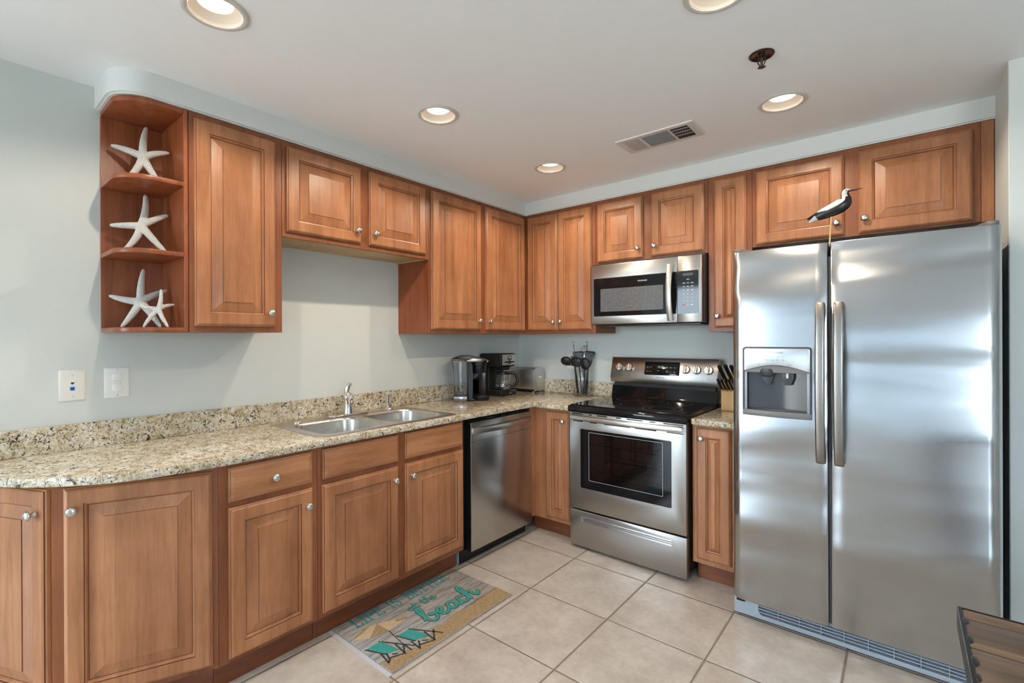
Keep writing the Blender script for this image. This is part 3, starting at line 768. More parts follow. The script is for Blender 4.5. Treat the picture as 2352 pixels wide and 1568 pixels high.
inn[0] = (0.734, 0.6605); inn[-1] = (0.022, 0.6605); inn[1] = (0.70, 0.6605); inn[-2] = (0.056, 0.6605)
prism(bm, out + inn, 0.826, 0.858, RG, 0, 0.008, 'abc', 3); obj('handle', bm, ST_H, dr)
for z in (0.50, 0.585, 0.67):
    bm = NB()
    for b_ in (0.20, 0.62): tube(bm, [RG(0.118, b_, z), RG(0.637, b_, z)], 0.0028, 6)
    for i in range(19): tube(bm, [RG(0.130 + i * 0.0275, 0.20, z), RG(0.130 + i * 0.0275, 0.62, z)], 0.0018, 6)
    obj('oven_rack', bm, CHROME, t)
bm = NB(); box(bm, 0.1152, 0.6398, 0.1605, 0.617, 0.3952, 0.7748, 0, 1, 0, RG)
bm.faces.ensure_lookup_table(); bm.normal_update()
fr_ = max(bm.faces, key=lambda f: (f.calc_center_median() - RG(0.38, 0.16, 0.58)).dot(RG.n)); bm.faces.remove(fr_)
obj('oven_liner', bm, flat('grey_oven_enamel', (0.22, 0.22, 0.23), 0.4), t)
# cooktop
bm = NB(); prism(bm, [(0.03, 0.8725), (0.655, 0.8725), (0.672, 0.878), (0.677, 0.890), (0.676, 0.905), (0.668, 0.914), (0.655, 0.917), (0.03, 0.917)], -0.003, RW + .003, RG, 0, 0.003, 'bca'); obj('cooktop_frame', bm, BLACKG, t)
bm = NB(); box(bm, 0.006, RW - .006, 0.095, 0.655, 0.9172, 0.9215, 0.0015, 1, 0, RG)
def ring(bm, ca, cb, r, w=0.0012, z=0.9216, n=64, mi=0):
    A = [bm.verts.new(RG(ca + (r - w) * math.cos(2 * PI * i / n), cb + (r - w) * math.sin(2 * PI * i / n), z)) for i in range(n)]
    Bq = [bm.verts.new(RG(ca + r * math.cos(2 * PI * i / n), cb + r * math.sin(2 * PI * i / n), z)) for i in range(n)]
    for i in range(n):
        j = (i + 1) % n; f = bm.faces.new((A[i], A[j], Bq[j], Bq[i])); f.material_index = mi
for ca, cb, r in ((0.20, 0.50, 0.080), (0.55, 0.50, 0.115), (0.55, 0.50, 0.075), (0.20, 0.23, 0.075), (0.55, 0.22, 0.078), (0.378, 0.17, 0.050)): ring(bm, ca, cb, r, 0.0014, 0.9216, 64, 1)
obj('glass_top', bm, [BLACKG, flat('burner_print', (0.22, 0.22, 0.22), 0.4)], t)
# black riser and slanted control panel
bm = NB(); prism(bm, [(0.035, 0.917), (0.095, 0.922), (0.090, 0.935), (0.078, 0.985), (0.074, 1.0), (0.035, 1.0)], 0.004, RW - .004, RG, 0, 0.002, 'bca'); obj('riser', bm, BLACKG, t)
bm = NB(); box(bm, 0.02, RW - .02, 0.036, 0.074, 1.0, 1.026, 0, 1, 0, RG); obj('vent_gap', bm, BLACKM, t)
PB0, PC0, PB1, PC1 = 0.104, 1.062, 0.066, 1.200
bm = NB(); prism(bm, [(0.025, 1.026), (0.086, 1.026), (0.092, 1.029), (PB0, PC0), (PB1, PC1), (0.058, 1.206), (0.025, 1.206)], 0, RW, RG, 0, 0.003, 'bca'); obj('backguard', bm, ST_X, t)
sv = (RG(0, PB1, PC1) - RG(0, PB0, PC0)).normalized(); su = RG.u; sn = su.cross(sv); sn = sn if sn.dot(RG.n) > 0 else -sn
SL = Fr(RG(0, PB0, PC0), su, sn, sv)
bm = NB(); prism(bm, rrect(0.258, 0.503, 0.027, 0.121, 0.007), 0, 0.0022, SL, 0, 0.0008, 'acb')
for s, a, z, w in (('Bake', 0.281, .083, .014), ('Broil', 0.303, .083, .014), ('Oven', 0.281, .052, .014), ('Clean', 0.303, .052, .014), ('Timer', 0.358, .058, .014), ('Start', 0.444, .083, .016), ('Cook', 0.470, .083, .014), ('Stop', 0.470, .052, .014)):
    text(bm, s, w, SL, a, z, 0.0023, 0.0002, 1)
text(bm, 'OFF', 0.013, SL, 0.444, .052, 0.0023, 0.0002, 2)
text(bm, '^', 0.009, SL, 0.418, .083, 0.0023, 0.0002, 1); text(bm, 'v', 0.009, SL, 0.418, .054, 0.0023, 0.0002, 1)
obj('display', bm, [BLACKG, INKW, INKR, flat('clock_glow', (0.02, 0.03, 0.02), 0.3, emit=(0.55, 0.70, 0.50), es=0.35)], t)
bm = NB(); text(bm, '10:28', 0.040, SL, 0.373, .085, 0.0023, 0.0003, 0, True, 0.016)
obj('clock_digits', bm, flat('clock_digits_lit', (0.02, 0.03, 0.02), 0.3, emit=(0.55, 0.70, 0.50), es=0.5), t)
bm = NB(); text(bm, 'FRIGIDAIRE', 0.060, SL, 0.378, .0125, 0.0002, 0.0003); obj('maker_lettering', bm, INKD, t)
for a in (0.068, 0.143, 0.545, 0.616, 0.692):
    bm = NB(); box(bm, a - .006, a + .006, 0, .0004, .0200, .0208, 0, 1, 0, SL); box(bm, a - .006, a + .006, 0, .0004, .0116, .0124, 0, 1, 0, SL)
    box(bm, a - .006, a - .0052, 0, .0004, .0116, .0208, 0, 1, 0, SL); box(bm, a + .0052, a + .006, 0, .0004, .0116, .0208, 0, 1, 0, SL)
    obj('burner_icon', bm, INKD, t)
for a in (0.068, 0.143, 0.545, 0.616, 0.692):
    bm = NB(); lathe(bm, [(0.0285, 0), (0.0285, .004), (0.027, .010), (0.0245, .014), (0.0, .014)], SL(a, 0.0004, .073), SL.n, 28)
    box(bm, a - .0065, a + .0065, 0.012, 0.030, .073 - .025, .073 + .026, 0.003, 2, 0, SL)
    box(bm, a - .0015, a + .0015, 0.0295, 0.0306, .073 + .010, .073 + .025, 0, 1, 1, SL)
    obj('knob', bm, [NICK, INKR], t)
for a in (0.06, 0.705):
    bm = NB(); lathe(bm, [(0.021, 0.0), (0.021, 0.009), (0.013, 0.012), (0.011, 0.016), (0.011, 0.032)], RG(a, 0.60, 0), (0, 0, 1), 6); obj('foot', bm, BLACKP, t)
    bm = NB(); lathe(bm, [(0.021, 0.0), (0.021, 0.009), (0.013, 0.012), (0.011, 0.016), (0.011, 0.032)], RG(a, 0.10, 0), (0, 0, 1), 6); obj('foot', bm, BLACKP, t)

# ------------------------------------------------------------------ over-the-range microwave
MW = Fr((0.930, 0, 0), (1, 0, 0), (0, -1, 0))
mw, mz0, mz1, md = 0.740, 1.437, 1.8425, 0.385
t = thing('microwave_oven', 'stainless steel over-the-range microwave with black window and arched handle', 'microwave', MW(mw / 2, 0.2, mz0))
bm = NB(); box(bm, -0.0045, mw + .008, 0.004, 0.345, mz0, mz1 + .012, 0.003, 1, 0, MW)
box(bm, 0.06, mw - .02, 0.06, 0.335, mz0 - .012, mz0, 0.004, 1, 0, MW); obj('body', bm, flat('dark_case', (0.035, 0.028, 0.026), 0.25), t)
sp = 0.596
bm = NB(); box(bm, 0, sp - .001, 0.347, md, mz0 + .003, mz1, 0.004, 2, 0, MW)
c = NB(); prism(c, rrect(0.022, sp + .05, 1.492, 1.751, 0.008), 0.372, 0.42, MW, 0, 0, 'acb')
bm = carve(bm, [c])
d = obj('door', bm, ST_X, t)
bm = NB(); prism(bm, rrect(0.024, sp - .003, 1.494, 1.749, 0.007), 0.3725, 0.3835, MW, 0, 0, 'acb'); obj('window', bm, BLACKG, d)
def screen(name):
    m, tt, bs = M(name)
    ck = N(tt, 'ShaderNodeTexVoronoi', Scale=420.0); L(tt, coords(tt, rand=False), ck.inputs['Vector'])
    L(tt, ramp(tt, ck.outputs['Distance'], [(0.35, (0.03, 0.032, 0.036)), (0.5, (0.17, 0.18, 0.19))]), bs.inputs['Base Color'])
    bs.inputs['Roughness'].default_value = 0.07; bs.inputs['Specular IOR Level'].default_value = 0.6
    return m
bm = NB(); box(bm, 0.073, 0.507, 0.3835, 0.3840, 1.524, 1.678, 0, 1, 0, MW); obj('mesh_screen', bm, screen('perforated_screen'), d)
bm = NB(); text(bm, 'FRIGIDAIRE', 0.062, MW, 0.372, 1.715, 0.3836, 0.0003); obj('maker_lettering', bm, INKW, d)
bm = NB()
pr = [(md, mz0 + .022), (md + .012, mz0 + .014)] + [(md + 0.022 + 0.030 * math.sin(PI * i / 20), mz0 + .012 + 0.350 * i / 20) for i in range(21)] + [(md + .012, mz0 + .361), (md, mz0 + .352), (md, mz0 + .330)]
pr += [(md + 0.006 + 0.032 * math.sin(PI * i / 16), mz0 + .330 - 0.290 * i / 16) for i in range(1, 16)] + [(md, mz0 + .040)]
prism(bm, pr, 0.540, 0.575, MW, 0, 0.004, 'bca'); obj('handle', bm, ST_H, d)
bm = NB(); box(bm, sp + .001, mw, 0.347, md, mz0 + .003, mz1, 0.004, 2, 0, MW); obj('control_side', bm, ST_X, t)
bm = NB(); prism(bm, rrect(sp + .002, 0.722, 1.492, 1.751, 0.007), md, md + .0015, MW, 0, 0, 'acb')
for r, z in enumerate((1.610, 1.5885, 1.567)):
    for q in range(3): text(bm, str(r * 3 + q + 1), 0.0055 if r * 3 + q else 0.0035, MW, 0.636 + 0.024 * q, z, md + .0015, 0.0002, 1, True, 0.008)
text(bm, '0', 0.0055, MW, 0.660, 1.5455, md + .0015, 0.0002, 1, True, 0.008)
box(bm, 0.628, 0.644, md + .0015, md + .0018, 1.543, 1.548, 0, 1, 2, MW); box(bm, 0.677, 0.693, md + .0015, md + .0018, 1.543, 1.547, 0, 1, 1, MW)
for a, z, w in ((0.660, 1.699, .018), (0.636, 1.677, .019), (0.660, 1.677, .016), (0.685, 1.677, .020), (0.636, 1.656, .015), (0.660, 1.656, .017), (0.685, 1.656, .019), (0.636, 1.634, .012), (0.660, 1.634, .014), (0.685, 1.634, .014)):
    box(bm, a - w / 2, a + w / 2, md + .0015, md + .0017, z - .0022, z - .0008, 0, 1, 1, MW); box(bm, a - w / 3, a + w / 3, md + .0015, md + .0017, z + .0012, z + .0026, 0, 1, 1, MW)
box(bm, 0.630, 0.690, md + .0015, md + .0017, 1.721, 1.737, 0, 1, 3, MW)
obj('keypad', bm, [BLACKG, INKW, INKR, flat('dim_display', (0.03, 0.03, 0.028), 0.15)], t)

# ------------------------------------------------------------------ refrigerator
RX0, RWD = 1.9475, 0.913
RF = Fr((RX0, 0, 0), (1, 0, 0), (0, -1, 0))
fb, fz0, fz1 = 0.835, 0.094, 1.757
t = thing('refrigerator', 'tall stainless steel side-by-side refrigerator with ice and water dispenser', 'refrigerator', RF(RWD / 2, 0.45, 0))
bm = NB(); box(bm, 0.006, RWD - .006, 0.04, 0.765, 0.03, 1.742, 0.004, 2, 0, RF); obj('body', bm, BLACKP, t)
def doorplan(a0, a1, left):
    n = 10; r = 0.042
    pts = []
    crown = lambda a: fb - 0.006 + 0.006 * math.cos((a - (a0 + a1) / 2) / (a1 - a0) * PI * 0.9)
    if left:
        pts = [(a0, 0.771)] + [(a0 + r - r * math.cos(math.radians(q)), fb - 0.034 + 0.034 * math.sin(math.radians(q)) - 0.006 + (crown(a0 + r) - fb + 0.006)) for q in range(0, 91, 9)]
        pts += [(a0 + r + (a1 - .006 - a0 - r) * i / n, crown(a0 + r + (a1 - .006 - a0 - r) * i / n)) for i in range(1, n)] + [(a1 - .006, crown(a1 - .006)), (a1 - .002, crown(a1) - .002), (a1, crown(a1) - .007), (a1, 0.771)]
    else:
        pts = [(a0, 0.771), (a0, crown(a0) - .007), (a0 + .002, crown(a0) - .002), (a0 + .006, crown(a0 + .006))]
        pts += [(a0 + .006 + (a1 - r - a0 - .006) * i / n, crown(a0 + .006 + (a1 - r - a0 - .006) * i / n)) for i in range(1, n)]
        pts += [(a1 - r + r * math.sin(math.radians(q)), crown(a1 - r) - 0.034 + 0.034 * math.cos(math.radians(q))) for q in range(0, 91, 9)] + [(a1, 0.771)]
    return pts
s1, s2 = 0.3865, 0.3955
bm = NB(); prism(bm, doorplan(0, s1, True), fz0, fz1, RF, 0, 0.004)
c = NB(); prism(c, rrect(0.050, 0.328, 0.982, 1.303, 0.014), 0.772 + .012, 0.9, RF, 0, 0, 'acb')
fd = obj('freezer_door', carve(bm, [c]), ST_F, t, None, 30)
bm = NB(); prism(bm, doorplan(s2, RWD, False), fz0 + .002, fz1, RF, 0, 0.004)
rd = obj('fridge_door', bm, ST_F, t, None, 30)
bm = NB(); box(bm, s1 - .02, s2 + .02, 0.766, 0.7705, fz0, fz1 - .01, 0, 1, 0, RF); box(bm, s1 + .001, s2 - .001, 0.7705, 0.815, fz0 + .01, fz1 - .06, 0, 1, 0, RF); obj('door_gasket', bm, flat('gasket_grey', (0.055, 0.058, 0.065), 0.5), t)
def fhandle(parent, a0, a1):
    bm = NB(); z0, z1 = 0.800, 1.497; o_ = fb + .006
    pr = [(fb - .005, z0 + .012), (o_ + .012, z0)] + [(o_ + 0.020 + 0.030 * math.sin(PI * i / 20) ** 0.6, z0 + .006 + (z1 - z0 - .012) * i / 20) for i in range(21)] + [(o_ + .012, z1), (fb - .005, z1 - .012), (fb - .005, z1 - .05)]
    pr += [(o_ + 0.006 + 0.032 * math.sin(PI * i / 16) ** 0.6, z1 - .05 - (z1 - z0 - .10) * i / 16) for i in range(1, 16)] + [(fb - .005, z0 + .05)]
    prism(bm, pr, a0, a1, RF, 0, 0.007, 'bca', 3); obj('handle', bm, ST_FH, parent)
fhandle(fd, 0.3435, 0.3795); fhandle(rd, 0.4085, 0.4455)
# dispenser
A0, A1 = 0.0505, 0.3275
bm = NB(); fill(bm, [rrect(A0, A1, 0.9825, 1.3025, 0.0138), rrect(A0 + .006, A1 - .006, 0.99, 1.297, 0.010)], lambda a, c_: RF(a, fb + .006, c_))
L0, L1 = rrect(A0, A1, 0.9825, 1.3025, 0.0138), rrect(A0 + .006, A1 - .006, 0.99, 1.297, 0.010)
for Lq in (L0, L1):
    P0 = [bm.verts.new(RF(a, fb - .02, c_)) for a, c_ in Lq]; P1 = [bm.verts.new(RF(a, fb + .006, c_)) for a, c_ in Lq]
    for i in range(len(P0)):
        j = (i + 1) % len(P0); bm.faces.new((P0[i], P0[j], P1[j], P1[i]))
obj('dispenser_bezel', bm, DKGREY, fd)
arc = [(A0 + .006 + (A1 - A0 - .012) * i / 20, 1.190 + 0.030 * math.sin(PI * i / 20)) for i in range(21)]
bm = NB(); prism(bm, arc + [(A1 - .006, 1.290), (A1 - .012, 1.2965), (A0 + .012, 1.2965), (A0 + .006, 1.290)], fb - .012, fb + .004, RF, 0, 0.001, 'acb')
obj('dispenser_panel', bm, steel('satin_panel', (0.62, 0.64, 0.65), 0.3, (4, 4, 300)), fd)
bm = NB(); text(bm, 'FRIGIDAIRE', 0.063, RF, 0.187, 1.277, fb + .0042, .0003); obj('maker_lettering', bm, INKD, fd)
for s, a, w in (('Cube', 0.153, .016), ('Crush', 0.174, .018), ('On', 0.196, .010), ('Off', 0.217, .011)):
    bm = NB(); text(bm, s, w, RF, a, 1.243, fb + .0042, .0003); box(bm, a - .002, a + .002, fb + .0042, fb + .0046, 1.2575, 1.2590, 0, 1, 0, RF); obj('button_lettering', bm, INKD, fd)
bm = NB(); text(bm, 'Ice', 0.010, RF, 0.121, 1.222, fb + .0042, .0003); obj('button_lettering', bm, INKD, fd)
bm = NB(); text(bm, 'Water', 0.020, RF, 0.244, 1.222, fb + .0042, .0003)
obj('button_lettering', bm, INKD, fd)
bm = NB(); prism(bm, [(a, c_ - .0005) for a, c_ in arc] + [(A1 - .006, 1.184), (A0 + .006, 1.184)], fb - .03, fb - .002, RF, 0, 0.001, 'acb'); obj('dispenser_hood', bm, MIDGREY, fd)
bm = NB()   # curved black niche
cav = [(A0 + .018, fb - .002), (A0 + .020, fb - .030)] + [(A0 + .020 + (A1 - A0 - .040) * i / 14, fb - .030 - 0.016 * math.sin(PI * i / 14)) for i in range(1, 14)] + [(A1 - .020, fb - .030), (A1 - .018, fb - .002)]
V0 = [bm.verts.new(RF(a, b_, 1.010)) for a, b_ in cav]; V1 = [bm.verts.new(RF(a, b_, 1.186)) for a, b_ in cav]
for i in range(len(cav) - 1): bm.faces.new((V0[i], V0[i + 1], V1[i + 1], V1[i]))
for a0, a1 in ((A0 + .006, A0 + .018), (A1 - .018, A1 - .006)): box(bm, a0, a1, fb - .03, fb + .001, 1.008, 1.186, 0.001, 1, 1, RF)
obj('dispenser_niche', bm, [flat('niche_grey', (0.045, 0.050, 0.056), 0.16), GREYPL], fd, None, 60)
for a, w in ((0.150, 0.024), (0.232, 0.024)):
    bm = NB(); prism(bm, [(a - w, 1.186), (a + w, 1.186), (a + w, 1.160), (a + w * .5, 1.128), (a - w * .5, 1.128), (a - w, 1.160)], fb - .034, fb - .022, RF, 0, 0.002, 'acb'); obj('dispenser_paddle', bm, DKGREY, fd)
bm = NB(); lathe(bm, [(0.028, 0.012), (0.034, 0.0), (0.030, -0.018), (0.018, -0.026), (0, -0.028)], RF(0.150, fb - .022, 1.190), (0, 0, 1), 20); obj('ice_chute', bm, DKGREY, fd)
bm = NB(); lathe(bm, [(0.005, 0.02), (0.005, -0.018), (0.0035, -0.020), (0, -0.020)], RF(0.232, fb - .016, 1.180), (0, 0, 1), 12); obj('water_nozzle', bm, WHITEP, fd)
lip = [(A0, fb - .04), (A1, fb - .04), (A1, fb + .006)] + [(A1 - (A1 - A0) * i / 16, fb + .006 + 0.014 * math.sin(PI * i / 16)) for i in range(1, 16)] + [(A0, fb + .006)]
bm = NB(); prism(bm, lip, 0.982, 1.009, RF, 0, 0.003); obj('drip_tray', bm, MIDGREY, fd)
# toe grille, hinges, feet
bm = NB(); box(bm, 0.0, RWD, 0.755, 0.800, 0.012, 0.091, 0.004, 2, 0, RF)
c = NB(); prism(c, rrect(0.105, RWD - .06, 0.032, 0.10, 0.022), 0.775, 0.85, RF, 0, 0, 'acb')
bm = carve(bm, [c])
for z in (0.044, 0.058, 0.072): box(bm, 0.10, RWD - .055, 0.772, 0.797, z - .0022, z + .0022, 0.001, 1, 0, RF)
for a in [0.105 + 0.083 * i for i in range(1, 9)]: box(bm, a - .0012, a + .0012, 0.772, 0.796, 0.032, 0.088, 0, 1, 0, RF)
g_ = obj('toe_grille', bm, GREYPL, t)
bm = NB(); box(bm, 0.10, RWD - .055, 0.768, 0.7745, 0.030, 0.0905, 0, 1, 0, RF); obj('grille_backing', bm, BLACKM, g_)
for a0, a1, f_ in ((0.002, 0.075, -1), (RWD - .085, RWD - .004, 1)):
    bm = NB(); ce = a1 - .022 if f_ > 0 else a0 + .022
    prism(bm, [(ce + .020 * math.cos(math.radians(q)), 0.803 + .020 * math.sin(math.radians(q))) for q in range(0, 181, 15)] + [(ce - .020 - (.04 if f_ > 0 else -.01), 0.70), (ce + .020 + (.01 if f_ > 0 else .04) * (1 if f_ < 0 else 0), 0.70)], 1.7575, 1.772, RF, 0, 0.004); obj('hinge_cover', bm, MIDGREY, t)
bm = NB(); box(bm, 0.014, 0.05, 0.80, 0.815, 0.078, 0.091, 0.001, 1, 0, RF); obj('bottom_hinge', bm, BLACKP, t)
for a in (0.06, RWD - .06):
    bm = NB(); lathe(bm, [(0.02, 0), (0.02, 0.008), (0.012, 0.010), (0.012, 0.035)], RF(a, 0.70, 0), (0, 0, 1), 12); obj('foot', bm, BLACKP, t)
    bm = NB(); lathe(bm, [(0.02, 0), (0.02, 0.008), (0.012, 0.010), (0.012, 0.035)], RF(a, 0.12, 0), (0, 0, 1), 12); obj('foot', bm, BLACKP, t)
# ------------------------------------------------------------------ starfish on the open shelves
def star_mat():
    m, t, bs = M('bleached_starfish')
    v = N(t, 'ShaderNodeTexVoronoi', Scale=330.0); L(t, coords(t), v.inputs['Vector'])
    L(t, ramp(t, v.outputs['Distance'], [(0.25, (0.86, 0.85, 0.82)), (0.7, (0.68, 0.66, 0.62))]), bs.inputs['Base Color'])
    bs.inputs['Roughness'].default_value = 0.8
    inv = N(t, 'ShaderNodeMath', operation='SUBTRACT'); inv.inputs[0].default_value = 1.0; L(t, v.outputs['Distance'], inv.inputs[1])
    bump(t, bs, inv.outputs[0], 0.9, 0.004)
    return m
STAR = star_mat()
def starfish(label, c, tips, r0, r1, bends, base):
    bm = NB(); c = Vector(c)
    for tip, bd in zip(tips, bends):
        tip = Vector(tip); d = tip - c
        s = Vector((0, -d.z, d.y)).normalized() * bd
        pts = cat([c, c + d * .35 + s, c + d * .7 + s * .9, tip], 6)
        n = len(pts)
        tube(bm, pts, [r0 * (1 - .12 * i / n) - (r0 * .88 - r1) * (i / (n - 1)) ** 2.2 for i in range(n)], 12)
        lathe(bm, [(r1, 0), (r1 * .7, r1 * .7), (0, r1)], tip, d, 12)
    t = NB(); bmesh.ops.create_icosphere(t, subdivisions=3, radius=r0 * 1.25)
    for v in t.verts: v.co = Vector((v.co.x * .75, v.co.y, v.co.z)) + c
    merge(bm, t)
    bm = remesh(bm, 0.0022, 3)
    zmin = min(v.co.z for v in bm.verts)
    bmesh.ops.translate(bm, verts=bm.verts[:], vec=(0, 0, base - zmin)); zmin = base
    return solo('starfish', bm, STAR, label, 'starfish', (c.x, c.y, zmin), 'white starfish on the open shelves', 60)
starfish('white starfish standing on the upper board of the open shelf', (0.136, -2.748, 2.118),
         [(0.092, -2.727, 2.259), (0.059, -2.836, 2.160), (0.153, -2.664, 2.155), (0.145, -2.806, 2.010), (0.195, -2.706, 2.010)], 0.0155, 0.0065, (.004, -.004, .004, 0.006, -.004), 2.0038)
starfish('white starfish standing on the middle board of the open shelf', (0.130, -2.754, 1.828),
         [(0.090, -2.730, 1.966), (0.072, -2.842, 1.824), (0.137, -2.664, 1.886), (0.138, -2.814, 1.7165), (0.215, -2.692, 1.7165)], 0.0155, 0.0070, (-.006, 0, .003, 0.008, -.002), 1.7108)
starfish('larger white starfish leaning at the back of the bottom board', (0.130, -2.758, 1.509),
         [(0.087, -2.738, 1.647), (0.057, -2.845, 1.532), (0.120, -2.664, 1.563), (0.129, -2.821, 1.4045), (0.195, -2.706, 1.4045)], 0.0155, 0.0060, (.003, .004, .003, 0.003, .002), 1.3988)
starfish('smaller white starfish leaning in front of the larger one', (0.230, -2.720, 1.477),
         [(0.207, -2.705, 1.558), (0.190, -2.782, 1.491), (0.215, -2.662, 1.498), (0.230, -2.771, 1.4045), (0.276, -2.701, 1.4045)], 0.0095, 0.0045, (-.003, .002, .004, -.003, -.002), 1.3988)

# ------------------------------------------------------------------ wall plates
def plate(bm, F, a0, a1, c0, c1):
    rings(bm, F, a0, a1, c0, c1, 0.0, [(0, 0.0005), (0, 0.003), (0.0012, 0.0045), (0.006, 0.0062), (0.010, 0.0066)])
def screws(t, F, a, cs, b_=0.0066):
    for c_ in cs:
        bm = NB(); lathe(bm, [(0.0036, 0), (0.0036, .0008), (0.002, .0013), (0, .0013)], F(a, b_, c_), F.n, 12); obj('screw', bm, NICK, t)
t = thing('data_plate', 'almond wall plate with a white and a blue network jack', 'wall plate', LEFT(-2.958, 0.0005, 1.164))
bm = NB(); plate(bm, LEFT, -3.000, -2.917, 1.102, 1.226); obj('plate', bm, ALMOND, t)
screws(t, LEFT, -2.958, (1.206, 1.121))
for z, mt, nm in ((1.1745, WHITEP, 'white jack'), (1.1515, flat('blue_jack', (0.01, 0.25, 0.62), 0.35), 'blue jack')):
    bm = NB(); box(bm, -2.9655, -2.9505, 0.004, 0.0076, z - .0075, z + .0075, 0.0006, 1, 0, LEFT)
    box(bm, -2.9635, -2.9525, 0.0076, 0.0078, z - .0035, z + .0030, 0, 1, 1, LEFT); box(bm, -2.9605, -2.9555, 0.0076, 0.0078, z - .0058, z - .0035, 0, 1, 1, LEFT)
    obj('network_jack', bm, [mt, DKGREY if nm[0] == 'w' else flat('blue_shade', (0.005, 0.04, 0.25), 0.4)], t, nm)
t = thing('outlet_plate', 'white double wall outlet with both sockets capped, right of the data plate', 'wall outlet', LEFT(-2.814, 0.0005, 1.166))
bm = NB(); plate(bm, LEFT, -2.857, -2.771, 1.102, 1.231); obj('plate', bm, WHITEP, t)
screws(t, LEFT, -2.813, (1.220, 1.113))
for z in (1.190, 1.144):
    bm = NB(); pr = [(p_ * 1.0, q_) for p_, q_ in rrect(-0.0185, 0.0185, -0.0165, 0.0165, 0.011)]
    prism(bm, [(-2.813 + p_, z + q_) for p_, q_ in pr], 0.0062, 0.0115, LEFT, 0, 0.0022, 'acb'); obj('socket_cap', bm, WHITEP, t)
bm = NB(); box(bm, -2.829, -2.797, 0.0062, 0.0078, 1.1625, 1.1715, 0.0006, 1, 0, LEFT); box(bm, -2.8035, -2.8015, 0.0078, 0.008, 1.166, 1.168, 0, 1, 1, LEFT); obj('test_switch', bm, [WHITEP, DKGREY], t)
t = thing('outlet_plate', 'white outlet plate on the range wall half hidden behind the utensils', 'wall outlet', BACK(0.532, 0.0005, 1.160))
bm = NB(); plate(bm, BACK, 0.494, 0.570, 1.098, 1.222); obj('plate', bm, WHITEP, t)
for z in (1.180, 1.140):
    bm = NB(); prism(bm, [(0.532 + p_, z + q_) for p_, q_ in rrect(-0.017, 0.017, -0.0145, 0.0145, 0.009)], 0.0062, 0.0085, BACK, 0, 0.001, 'acb')
    for a in (0.526, 0.538): box(bm, a - .001, a + .001, 0.0085, 0.0087, z - .004, z + .006, 0, 1, 1, BACK)
    obj('socket', bm, [WHITEP, BLACKM], t)

# ------------------------------------------------------------------ counter appliances
ZC = CT + 0.0006
# single-serve brewer, turned to face along the counter
KU = Vector((0.7646, 0.6445, 0)).normalized(); KN = Vector((0.6445, -0.7646, 0))
KF = Fr((0.194, -0.812, ZC), KU, KN)     # a: towards its front, b: towards its left side (the viewer)
t = thing('pod_coffee_maker', 'black single-cup coffee maker with clear water tank, nearest the sink', 'coffee maker', KF(0, 0, 0))
bm = NB()
prism(bm, [(-0.028, 0.0), (-0.028, 0.285), (0.0, 0.285), (0.006, 0.270), (0.012, 0.262), (0.012, 0.02), (0.03, 0.015), (0.03, 0.0)], -0.085, 0.085, KF, 0, 0.006, 'acb'); obj('body', bm, BLACKP, t)
bm = NB(); prism(bm, [(0.010, 0.028), (0.100, 0.028), (0.100, 0.262), (0.010, 0.262)], -0.086, -0.074, KF, 0, 0.003, 'acb'); prism(bm, [(0.010, 0.03), (0.014, 0.03), (0.014, 0.262), (0.010, 0.262)], -0.074, 0.080, KF, 0, 0.001, 'acb'); obj('column', bm, flat('charcoal_gloss', (0.022, 0.021, 0.021), 0.22), t)
bm = NB(); lathe(bm, [(0.048, 0.196), (0.050, 0.200), (0.050, 0.246), (0.056, 0.250), (0.056, 0.276), (0, 0.276)], KF(0.058, 0, 0), (0, 0, 1), 32); lathe(bm, [(0.0, 0.196), (0.048, 0.196)], KF(0.058, 0, 0), (0, 0, 1), 32, 0, False); obj('brew_head', bm, BLACKP, t)
top = [(-0.142, 0.298), (-0.12, 0.310), (-0.08, 0.320), (-0.04, 0.322), (0.0, 0.318), (0.05, 0.307), (0.10, 0.293), (0.128, 0.284), (0.128, 0.276), (0.0, 0.272), (-0.028, 0.284), (-0.06, 0.292), (-0.10, 0.296)]
bm = NB(); prism(bm, top, -0.088, 0.088, KF, 0, 0.012, 'acb', 3); obj('lid', bm, DKGREY, t)
bm = NB(); prism(bm, [(-0.03, 0.292), (0.02, 0.306), (0.06, 0.300), (0.126, 0.283), (0.126, 0.277), (-0.02, 0.275)], -0.090, 0.0895, KF, 0, 0.010, 'acb', 3); obj('lid_handle', bm, steel('silver_lid', (0.52, 0.50, 0.47), 0.3), t)
tk = [(-0.118, 0.035), (-0.128, 0.20), (-0.138, 0.292), (-0.030, 0.282), (-0.030, 0.035)]
bm = NB(); prism(bm, tk, -0.078, 0.084, KF, 0, 0.008, 'acb', 3); obj('water_tank', bm, glass('tank_plastic', (0.90, 0.92, 0.96), 0.04, 1.30), t)
bm = NB(); prism(bm, [(-0.118, 0.0), (-0.119, 0.034), (-0.028, 0.034), (-0.028, 0.0)], -0.080, 0.085, KF, 0, 0.004, 'acb'); obj('tank_base', bm, steel('tank_base_smoke', (0.30, 0.30, 0.32), 0.2, (200, 200, 3)), t)
bm = NB(); lathe(bm, [(0.060, 0.0), (0.064, 0.008), (0.066, 0.028), (0.062, 0.034), (0.058, 0.031), (0, 0.031)], KF(0.068, 0, 0), (0, 0, 1), 36); obj('drip_tray', bm, BLACKP, t)

